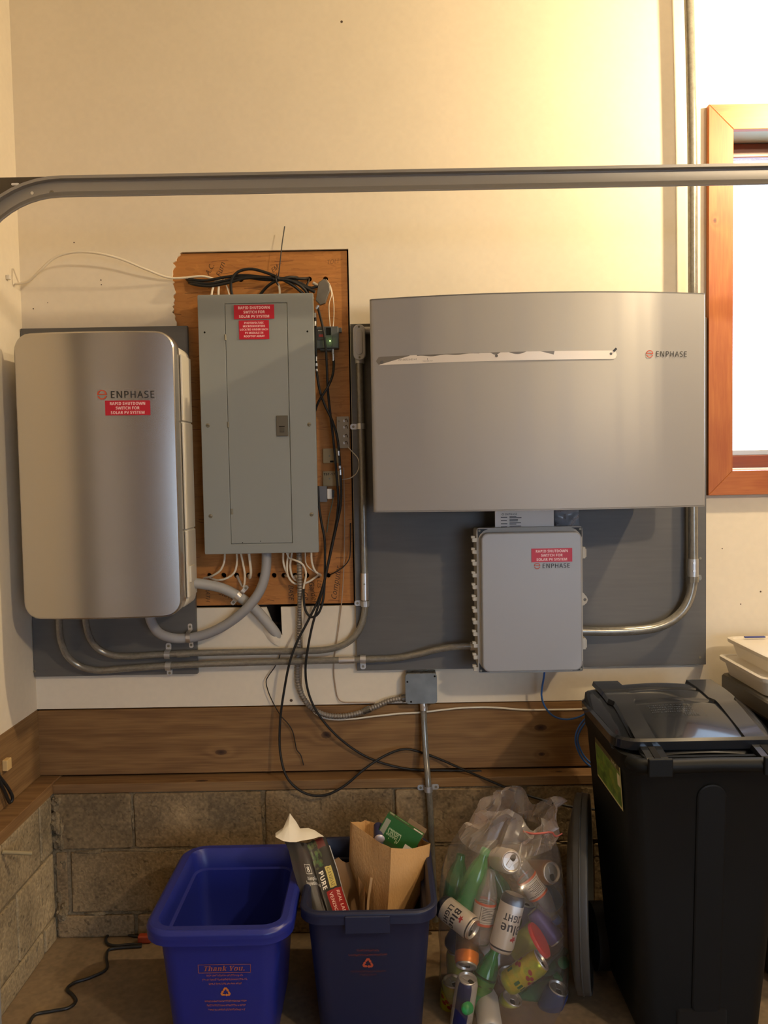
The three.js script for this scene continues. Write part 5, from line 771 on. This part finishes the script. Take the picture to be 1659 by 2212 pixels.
{
  const band = M([1, 1, 1], 0.5, 0, { map: canvasTex(512, 256, (g, w, h) => { g.fillStyle = '#c4552a'; g.fillRect(0, 0, w, h); g.fillStyle = '#bdb3a4'; g.fillRect(0, 28, w, h - 56); for (const x of [30, 290]) { g.fillStyle = '#4a423c'; for (let k = 0; k < 8; k++) g.fillRect(x, 50 + k * 18, 60 + 80 * hash(k, x, 3), 7); g.strokeStyle = '#4a423c'; g.lineWidth = 4; g.strokeRect(x - 12, 42, 180, 170); } }) });
  const gband = M([0.12, 0.42, 0.16], 0.5, 0, { map: tYellow });
  aim(can('white and navy tall beer can printed upside down in the clear bag', mats.blue, 0.15), 1096, 1992, 0.50, 252, 12, 2.5);
  aim(can('white beer can lying on its side at the bag edge', mats.blue, 0.118), 988, 1981, 0.47, -20, 42, 0.4);
  aim(can('white can facing out its open top near the bag neck', mats.white, 0.118), 1090, 1858, 0.40, 62, 66, 2.6);
  aim(can('brown can with its open top beside the grey round lid', mats.brown, 0.118), 1166, 1884, 0.40, 40, 55, 0.5);
  aim(can('yellow-green can lying slanted across the bag front', mats.yellow, 0.122), 1132, 2100, 0.53, 38, 5, 1.2);
  aim(can('olive yellow can tucked behind the white tall can', mats.olive, 0.122), 1140, 2030, 0.42, 35, -10, 0);
  aim(can('yellow can standing low by the navy bin', mats.yellow, 0.122), 976, 2160, 0.44, 86, 6, 0.4);
  aim(can('tall white and blue striped can low in the bag', mats.striped, 0.19, 0.03), 1000, 2180, 0.52, 82, 6, 0.9);
  aim(can('orange-topped can tipped toward the viewer', mats.orange, 0.118), 1010, 2040, 0.46, 256, 52, 0);
  aim(can('dark blue can leaning beside the grey round lid', mats.navy, 0.15), 1166, 1915, 0.34, 128, 0, 0);
  aim(can('pale can base showing at the bag bottom', mats.white, 0.118), 1054, 2186, 0.50, 90, -76, 0);
  aim(can('yellow can half hidden at the bag bottom', mats.olive, 0.118), 1092, 2190, 0.42, 70, 10, 0);
  aim(can('purple can end by the grey round lid', mats.purple, 0.1, 0.026), 1178, 2000, 0.44, -50, 20, 0);
  aim(bottle('bright green plastic bottle upright under the bag neck', mats.green, 0.19, 0.031, mats.cap, null), 1024, 1905, 0.42, 68, -6), aim(bottle('green plastic bottle below the white tall can', mats.green, 0.18, 0.033, null, gband), 1046, 2112, 0.45, 66, -8);
  aim(bottle('pale green bottle at the navy bin side of the bag', mats.dkgreen, 0.19, 0.032, null, null), 984, 1915, 0.37, 78, -10); aim(bottle('dark green bottle low at the back of the bag', mats.dkgreen, 0.19, 0.032, mats.cap, null), 1150, 2150, 0.40, 35, 0);
  aim(bottle('clear bottle with an orange-edged label in the bag middle', mats.clear, 0.2, 0.03, null, band), 1048, 1955, 0.46, 78, -8, 2.4);
  aim(bottle('clear bottle with an orange label slanting to the right', mats.clear, 0.2, 0.03, mats.capBlue, band), 1158, 1925, 0.44, 305, 8, 1.4);
  aim(bottle('dark green bottle filling the middle of the bag behind the label bottle', mats.dkgreen, 0.19, 0.031, null, null), 1085, 1935, 0.34, 110, 0); aim(bottle('dark green bottle lying low beside the grey round lid', mats.dkgreen, 0.19, 0.031, null, null), 1190, 2110, 0.36, 60, -5);
  aim(can('navy can behind the orange-topped can', mats.navy, 0.122), 1000, 2010, 0.36, 60, 0, 0); aim(can('navy can low beside the slanted yellow-green can', mats.navy, 0.122), 1190, 2170, 0.45, 70, 10, 0);
  aim(can('brown can low behind the pale can base', mats.brown, 0.122), 1105, 2140, 0.34, 100, 0, 0); aim(can('purple can deep in the bag behind the tall white can', mats.purple, 0.122), 1130, 1990, 0.32, 80, 0, 0);
  aim(bottle('clear bottle lying at the very back of the bag', mats.clear, 0.2, 0.03, mats.capBlue, band), 1030, 2080, 0.33, 120, 0, 0.6); aim(can('olive can standing behind the striped can', mats.olive, 0.122), 990, 2095, 0.37, 92, 0, 0);
  const rl = thing('red_lid', 'thin red plastic jar lid seen edge-on in the bag', 'lid', 'empties in the clear bag'); part(rl, 'disc', lathe([[0.0001, 0.004], [0.042, 0.004], [0.046, 0.002], [0.047, -0.006], [0.044, -0.006], [0.043, 0.001], [0.0001, 0.002]], 30), M([0.5, 0.03, 0.025], 0.3)); aim(rl, 1166, 2030, 0.54, 35, 8);
  const cp = thing('bottle_cap', 'loose green bottle cap beside the grey round lid', 'bottle cap', 'empties in the clear bag'); part(cp, 'cap', lathe([[0.015, -0.008], [0.015, 0.006], [0.0001, 0.008]], 20), mats.cap); aim(cp, 1218, 2079, 0.44, 60, 30);
  const cp2 = thing('bottle_cap', 'loose green bottle cap at the striped can', 'bottle cap', 'empties in the clear bag'); part(cp2, 'cap', lathe([[0.015, -0.008], [0.015, 0.006], [0.0001, 0.008]], 20), mats.cap); aim(cp2, 1010, 2178, 0.57, 60, 40);
  /* the bag itself */
  const t = thing('plastic_bag', 'clear plastic bag full of empty cans and bottles', 'bag'); const rings = [], N = 84;
  const prof = [[0.004, 0.5, 0, 0], [0.02, 0.85, 0, 0], [0.07, 0.99, 0, 0], [0.14, 1.03, 0, 0], [0.21, 1.0, 0, 0], [0.28, 0.99, 0, 0], [0.34, 0.96, 0.0, 0], [0.39, 0.93, 0.003, -0.01], [0.43, 0.86, 0.008, -0.03], [0.462, 0.76, 0.018, -0.05], [0.484, 0.66, 0.032, -0.065], [0.499, 0.58, 0.045, -0.075], [0.511, 0.6, 0.052, -0.08], [0.524, 0.64, 0.06, -0.085], [0.534, 0.56, 0.066, -0.088]];
  prof.forEach(([y, s, dx, dz], i) => { const r = []; for (let k = 0; k < N; k++) { const a = k / N * Math.PI * 2; const ridge = Math.abs(vnoise(k / N * 14, y * 22, 14, 999, 6) - 0.5) * 2, fine = vnoise(k / N * 42, y * 60, 42, 999, 16) - 0.5; const top = i > 9 ? 0.16 * Math.sin(a * 9 + i) + 0.1 * Math.sin(a * 17) : 0; const f = s * (1 - 0.07 * ridge + 0.03 * fine + top * 0.8); r.push(V(0.318 + dx + Math.cos(a) * (Math.cos(a) > 0 ? 0.172 : 0.192) * f, y + (i > 10 ? 0.022 * Math.sin(a * 3 + 1) + 0.012 * Math.sin(a * 7) : 0), 0.452 + dz + Math.sin(a) * 0.178 * f)); } rings.push(r); });
  part(t, 'film', loft(rings.slice(0, 10), { capA: true, crease: 0.5 }), MP([0.9, 0.87, 0.83], 0.16, 0, { transmission: 0.95, thickness: 0 }));
  part(t, 'gathered_top', loft(rings.slice(9), { crease: 0.5 }), MP([0.85, 0.78, 0.74], 0.28, 0, { transmission: 0.87, thickness: 0 }), 'milky gathered neck of the bag');
  part(t, 'drawstring', sweep(UP([[1130, 1796, 0.47], [1150, 1801, 0.49], [1172, 1800, 0.495], [1192, 1798, 0.49], [1200, 1807, 0.48], [1214, 1801, 0.46]]), 0.003, { rad: 6, flat: 0.5 }), M([0.5, 0.12, 0.09], 0.5), 'pink-red drawstring');
}
/* ---------- round lid leaning by the cart ---------- */
{
  const t = thing('round_lid', 'large grey round bin lid standing on edge against the black cart', 'lid');
  const m = M([0.05, 0.05, 0.047], 0.45), r = 0.268; part(t, 'disc', lathe([[0.0001, -0.03], [0.09, -0.028], [0.18, -0.022], [r - 0.035, -0.012], [r - 0.03, -0.004], [r - 0.02, -0.002], [r - 0.012, 0.028], [r - 0.002, 0.03], [r, 0.024], [r + 0.001, -0.008], [r - 0.016, -0.014], [r - 0.036, -0.018], [0.18, -0.03], [0.0001, -0.04]], 64), m);
  part(t, 'rim_bead', new THREE.TorusGeometry(r + 0.0005, 0.003, 6, 72).rotateX(Math.PI / 2).translate(0, 0.008, 0), m);
  for (let k = 0; k < 4; k++) { const a = -1.75 + k * 0.1; part(t, 'rib', box(-0.003, 0.003, -0.002, 0.02, r - 0.03, r - 0.016).rotateY(a), m); }
  t.position.set(0.552, 0.2702, 0.335); const n = V(0.965, 0.02, 0.262).normalize(); t.quaternion.setFromUnitVectors(V(0, 1, 0), n); t.userData.keep = true;
}
/* ---------- black wheeled cart ---------- */
{
  const t = thing('waste_cart', 'black wheeled waste cart with a glossy lid and green sticker', 'waste cart');
  const body = MP([0.0045, 0.0052, 0.0052], 0.55, 0, { specularIntensity: 0.45 }), gloss = MP([0.012, 0.014, 0.018], 0.24, 0, { clearcoat: 0.6, clearcoatRoughness: 0.08, specularIntensity: 0.35 });
  const cx = 0.79, cz = 0.47, w = 0.42, d = 0.44, h = 0.785;
  const at = (y, k = 0, s = 1) => { const f = 0.055 * (1 - y / h) * 2; return ringXZ(cx, cz, w - f - 2 * k, d - f * 0.9 - 2 * k, 0.05 * s, y, 6); };
  part(t, 'body', loft([at(0.03, 0.01), at(0.045), at(0.4), at(h - 0.05), at(h - 0.04, -0.004), at(h, -0.004), at(h, 0.01), at(h - 0.04, 0.012)], { capA: true, capB: true, crease: 0.5 }), body);
  /* rolled handle bar along the front edge */
  part(t, 'front_rim', sweep([V(cx - w / 2 + 0.015, h - 0.014, cz + d / 2 - 0.01), V(cx - w / 2 + 0.03, h - 0.014, cz + d / 2 + 0.018), V(cx, h - 0.014, cz + d / 2 + 0.022), V(cx + w / 2 - 0.03, h - 0.014, cz + d / 2 + 0.018), V(cx + w / 2 - 0.015, h - 0.014, cz + d / 2 - 0.01)], 0.018, { rad: 14, seg: 50 }), body);
  const ridge = extr(rrect(0.075, 0.62, 0.035, 6), 0.01, 0.005, []); part(t, 'front_rib', ridge.rotateX(0.063).translate(cx + 0.005, 0.405, cz + d / 2 - 0.029), body);
  part(t, 'foot_pocket', box(cx - 0.07, cx + 0.06, 0.03, 0.12, cz + 0.145, cz + 0.183, 0.01), mHole);
  for (const s of [-1, 1]) { const wh = part(t, 'wheel', new THREE.CylinderGeometry(0.095, 0.095, 0.04, 28).rotateZ(Math.PI / 2).translate(cx + s * 0.17, 0.0955, cz - 0.2), M([0.02, 0.02, 0.02], 0.7)); part(wh, 'hub', new THREE.CylinderGeometry(0.04, 0.04, 0.046, 18).rotateZ(Math.PI / 2).translate(cx + s * 0.17, 0.0955, cz - 0.2), body); }
  /* domed lid: height over x and z */
  const lz0 = cz - 0.225, lz1 = cz + 0.185, lx = 0.217, LY = h + 0.004;
  const dome = (x, z) => { const u = (x - cx) / lx, v = (z - lz0) / (lz1 - lz0), e = Math.min(1, (1 - Math.abs(u)) / 0.14), f = Math.min(1, v / 0.1, (1 - v) / 0.07), k = Math.min(e, f); return LY + 0.022 + 0.016 * Math.sqrt(Math.max(0, 1 - (1 - clamp(k, 0, 1)) ** 2)) + 0.032 - 0.024 * u * u - 0.062 * Math.max(0, (v - 0.15) / 0.85) ** 2; };
  const nx = 40, nz = 40, pos = [], idx = []; for (let j = 0; j <= nz; j++) for (let i = 0; i <= nx; i++) { const u = i / nx * 2 - 1, v = j / nz; const x0 = u * lx, rr = 0.06; let z = lz0 + (lz1 - lz0) * v; let x = cx + x0; const dx = Math.max(0, Math.abs(x0) - (lx - rr)), lim = rr - Math.sqrt(Math.max(0, rr * rr - dx * dx)); z = lz0 + lim + (lz1 - lz0 - 2 * lim) * v; const groove = Math.abs(v - 0.22) < 0.018 || Math.abs(v - 0.45) < 0.018 ? -0.004 : 0; pos.push(x, dome(x, z) + (Math.abs(x0) < 0.12 ? groove : 0), z); }
  for (let j = 0; j < nz; j++) for (let i = 0; i < nx; i++) { const a = j * (nx + 1) + i, b = a + nx + 1; idx.push(a, b, a + 1, b, b + 1, a + 1); }
  const lg = new THREE.BufferGeometry(); lg.setAttribute('position', new THREE.Float32BufferAttribute(pos, 3)); lg.setIndex(idx); lg.computeVertexNormals();
  const lip = (y, k) => rrect(2 * lx + 2 * k, lz1 - lz0 + 2 * k, 0.06 + k, 8).map(([a, b]) => V(cx + a, y, (lz0 + lz1) / 2 - b));
  const lid = part(t, 'lid', merge([uvm(lg), loft([lip(LY + 0.03, -0.002), lip(LY + 0.024, 0.006), lip(LY + 0.002, 0.005), lip(LY, 0.003), lip(LY, -0.02)], { crease: 0.5 })]), gloss);
  const ztop = (z, x) => dome(x, z) + 0.009;
  for (const sx of [0.652, 0.93]) {
    const cs = []; const ws = 0.03; for (let i = 0; i <= 26; i++) { const v = i / 26, z = lz0 - 0.004 + (cz + d / 2 + 0.046 - lz0) * v; let y = ztop(clamp(z, lz0 + 0.045, lz1 - 0.05), sx); if (z > lz1 - 0.05) y -= 0.2 * (z - lz1 + 0.05); if (v > 0.42 && v < 0.66) y += 0.0018 * Math.sin(v * 150); if (z > cz + d / 2 + 0.03) y -= 0.012; const taper = ws * (v < 0.35 ? 1.35 : 1); cs.push([V(sx - taper, y - 0.012, z), V(sx - taper + 0.004, y, z), V(sx + taper - 0.004, y, z), V(sx + taper, y - 0.012, z)]); }
    const st = part(lid, 'lid_strap', loft(cs, { capA: true, capB: true, crease: 0.35 }), gloss);
    part(st, 'slot', box(sx - 0.008, sx + 0.008, -0.0012, 0.0012, 0, 0.07).rotateX(0.197).translate(0, ztop(lz1 - 0.05, sx) - 0.2 * 0.06 + 0.0006, lz1 + 0.01), mHole);
    part(st, 'strap_end', box(sx - 0.03, sx + 0.03, h - 0.034, h + 0.012, cz + d / 2 + 0.04, cz + d / 2 + 0.05, 0.004), body);
  }
  const emb = canvasTex(256, 96, (g) => { g.clearRect(0, 0, 256, 96); g.fillStyle = 'rgba(70,80,95,0.55)'; seed(8); for (let r = 0; r < 4; r++) scribble(g, 110, 16 + r * 16, 190, 7); g.font = 'bold 24px sans-serif'; g.fillText('TOTER', 150, 88); });
  const eg = new THREE.PlaneGeometry(0.15, 0.075, 10, 10).rotateX(-Math.PI / 2), ep = eg.attributes.position; for (let i = 0; i < ep.count; i++) { const x = ep.getX(i) + 0.775, z = ep.getZ(i) + 0.49; ep.setXYZ(i, x, dome(x, z) + 0.0012, z); }
  part(lid, 'embossed_print', eg, new THREE.MeshStandardMaterial({ map: emb, transparent: true, roughness: 0.4, side: THREE.DoubleSide, polygonOffset: true, polygonOffsetFactor: -1 }));
  const stx = canvasTex(512, 256, (g, w, h) => { g.fillStyle = '#9aa06a'; g.fillRect(0, 0, w, h); g.fillStyle = '#5f7d2e'; g.fillRect(10, 44, w - 20, h - 58); seed(4); for (let i = 0; i < 50; i++) { g.fillStyle = ['rgba(110,150,50,0.5)', 'rgba(150,150,60,0.4)', 'rgba(60,90,30,0.5)'][i % 3]; g.beginPath(); g.ellipse(R(10, w), R(50, h - 20), R(10, 50), R(8, 40), 0, 0, 7); g.fill(); } g.fillStyle = '#4d4326'; g.fillRect(0, 8, w, 34); g.fillStyle = '#d9d2b0'; scribble(g, 380, 34, 90, 18); g.fillRect(440, 60, 50, 70); g.fillStyle = '#c9c28e'; g.fillRect(w - 16, 0, 16, h); g.fillRect(0, h - 12, w, 12); });
  const sg = new THREE.PlaneGeometry(0.25, 0.115).rotateY(-Math.PI / 2), sp = sg.attributes.position; for (let i = 0; i < sp.count; i++) { const y = sp.getY(i) + 0.688, z = sp.getZ(i) + 0.52; sp.setXYZ(i, cx - w / 2 + 0.055 * (1 - y / h) - 0.0016, y, z); }
  part(t, 'sticker', sg, M([1, 1, 1], 0.5, 0, { map: stx, polygonOffset: true, polygonOffsetFactor: -1 }), 'green landscape sticker on the side');
}
/* ---------- storage boxes on the right ---------- */
{
  const tub = (label, x0, x1, y0, y1, z0, z1, mat, lidMat) => { const t = thing('storage_box', label, 'storage box'); const cx = (x0 + x1) / 2, cz = (z0 + z1) / 2, w = x1 - x0, d = z1 - z0; const at = (y, k) => ringXZ(cx, cz, w - 2 * k, d - 2 * k, 0.03, y, 5);
    part(t, 'tub', loft([at(y0, 0.03), at(y0 + 0.004, 0.022), at(y1 - 0.016, 0.012), at(y1 - 0.014, 0.004), at(y1 - 0.01, 0.004)], { capA: true, crease: 0.5 }), mat);
    part(t, 'lid', loft([at(y1 - 0.012, 0.001), at(y1 - 0.009, 0), at(y1 - 0.001, 0), at(y1, 0.003), at(y1, 0.012), at(y1 - 0.004, 0.016)], { capB: true, crease: 0.5 }), lidMat || mat); return t; };
  const frost = MP([0.82, 0.78, 0.7], 0.45, 0, { transmission: 0.45, thickness: 0 }), grey = M([0.13, 0.12, 0.1], 0.5), blk = M([0.02, 0.02, 0.02], 0.6);
  const tote = thing('storage_tote', 'dark lidded storage tote behind the black cart', 'storage tote'); const at = (y, k) => ringXZ(1.32, 0.27, 0.53 - 2 * k, 0.38 - 2 * k, 0.03, y, 5);
  part(tote, 'tub', loft([at(0.001, 0.05), at(0.01, 0.045), at(0.80, 0.012)], { capA: true, crease: 0.5 }), blk); part(tote, 'lid', loft([at(0.79, 0.001), at(0.80, 0), at(0.832, 0), at(0.838, 0.004), at(0.838, 0.014), at(0.834, 0.016)], { capB: true, crease: 0.5 }), grey);
  tub('lower frosted storage box with blue contents on the dark tote', 1.05, 1.56, 0.8365, 0.896, 0.075, 0.40, frost);
  tub('topmost frosted storage box of the stack by the window', 1.075, 1.55, 0.8942, 0.952, 0.075, 0.39, frost);
  const bag = thing('blue_pack', 'blue packet inside the lower frosted storage box', 'packet'); part(bag, 'packet', new RoundedBoxGeometry(0.1, 0.032, 0.07, 3, 0.01).translate(1.2, 0.859, 0.315), M([0.01, 0.09, 0.36], 0.4));
  const pen = thing('blue_strip', 'thin dark blue strip lying on the topmost frosted box', 'strip'); part(pen, 'strip', box(1.125, 1.19, 0.9525, 0.957, 0.1, 0.112, 0.002), M([0.02, 0.035, 0.22], 0.4));
}
/* ---------- corner oddments ---------- */
{
  const cord = thing('extension_cord', 'black extension cord snaking over the concrete floor', 'cord');
  const F = (l) => l.map(([x, y]) => UY(x, y, 0.0055));
  part(cord, 'cord', sweep(F([[318, 2022], [290, 2022], [262, 2015], [240, 2016], [229, 2027], [233, 2039], [252, 2043], [278, 2040], [306, 2040]]), 0.0045, { rad: 8, seg: 70 }), mBlack);
  part(cord, 'cord', sweep(F([[306, 2044], [262, 2047], [236, 2051], [230, 2066], [229, 2094], [196, 2111], [158, 2124], [145, 2136], [158, 2150], [164, 2163], [150, 2176], [112, 2184], [76, 2192], [62, 2214], [55, 2240]]), 0.0045, { rad: 8, seg: 110 }), mBlack);
  const q = UY(308, 2028, 0.012); part(cord, 'plug', box(q.x - 0.014, q.x + 0.03, 0.001, 0.026, q.z - 0.012, q.z + 0.012, 0.006), M([0.36, 0.05, 0.015], 0.5), 'orange-red plug end');
  const pg = thing('wooden_peg', 'short wooden stick poking out of the pale blocks', 'peg'); part(pg, 'stick', sweep([V(-1.0855, 0.452, 0.42), V(-1.05, 0.44, 0.4), V(-1.02, 0.428, 0.38)].map((p) => p), 0.006, { rad: 8 }), M([0.3, 0.24, 0.13], 0.8));
  const cw = thing('hanging_cord', 'black cord loop hanging on the return wall timber', 'cord'); part(cw, 'loop', sweep([V(-1.138, 0.63, 0.31), V(-1.128, 0.575, 0.272), V(-1.124, 0.54, 0.258), V(-1.128, 0.53, 0.264), V(-1.132, 0.575, 0.29), V(-1.135, 0.625, 0.32)], 0.005, { rad: 8, seg: 40 }), mBlack); part(cw, 'nail', sweep([V(-1.147, 0.632, 0.313), V(-1.13, 0.638, 0.313)], 0.002, { rad: 6 }), mScrew);
  const wd = thing('wood_offcut', 'small pale wood block fixed on the return wall timber', 'wood block'); part(wd, 'block', box(-1.1455, -1.13, 0.627, 0.66, 0.24, 0.27, 0.002), M([0.66, 0.46, 0.2], 0.7));
}

/* every thing's group sits at its base */
for (const o of scene.children) {
  if (!o.isGroup || o.userData.keep) continue;
  const b = new THREE.Box3().setFromObject(o); if (b.isEmpty()) continue;
  const c = V((b.min.x + b.max.x) / 2, b.min.y, (b.min.z + b.max.z) / 2);
  if (o.position.lengthSq() > 0) continue;
  o.children.forEach((k) => k.position.sub(c)); o.position.copy(c);
}
renderer.render(scene, camera);
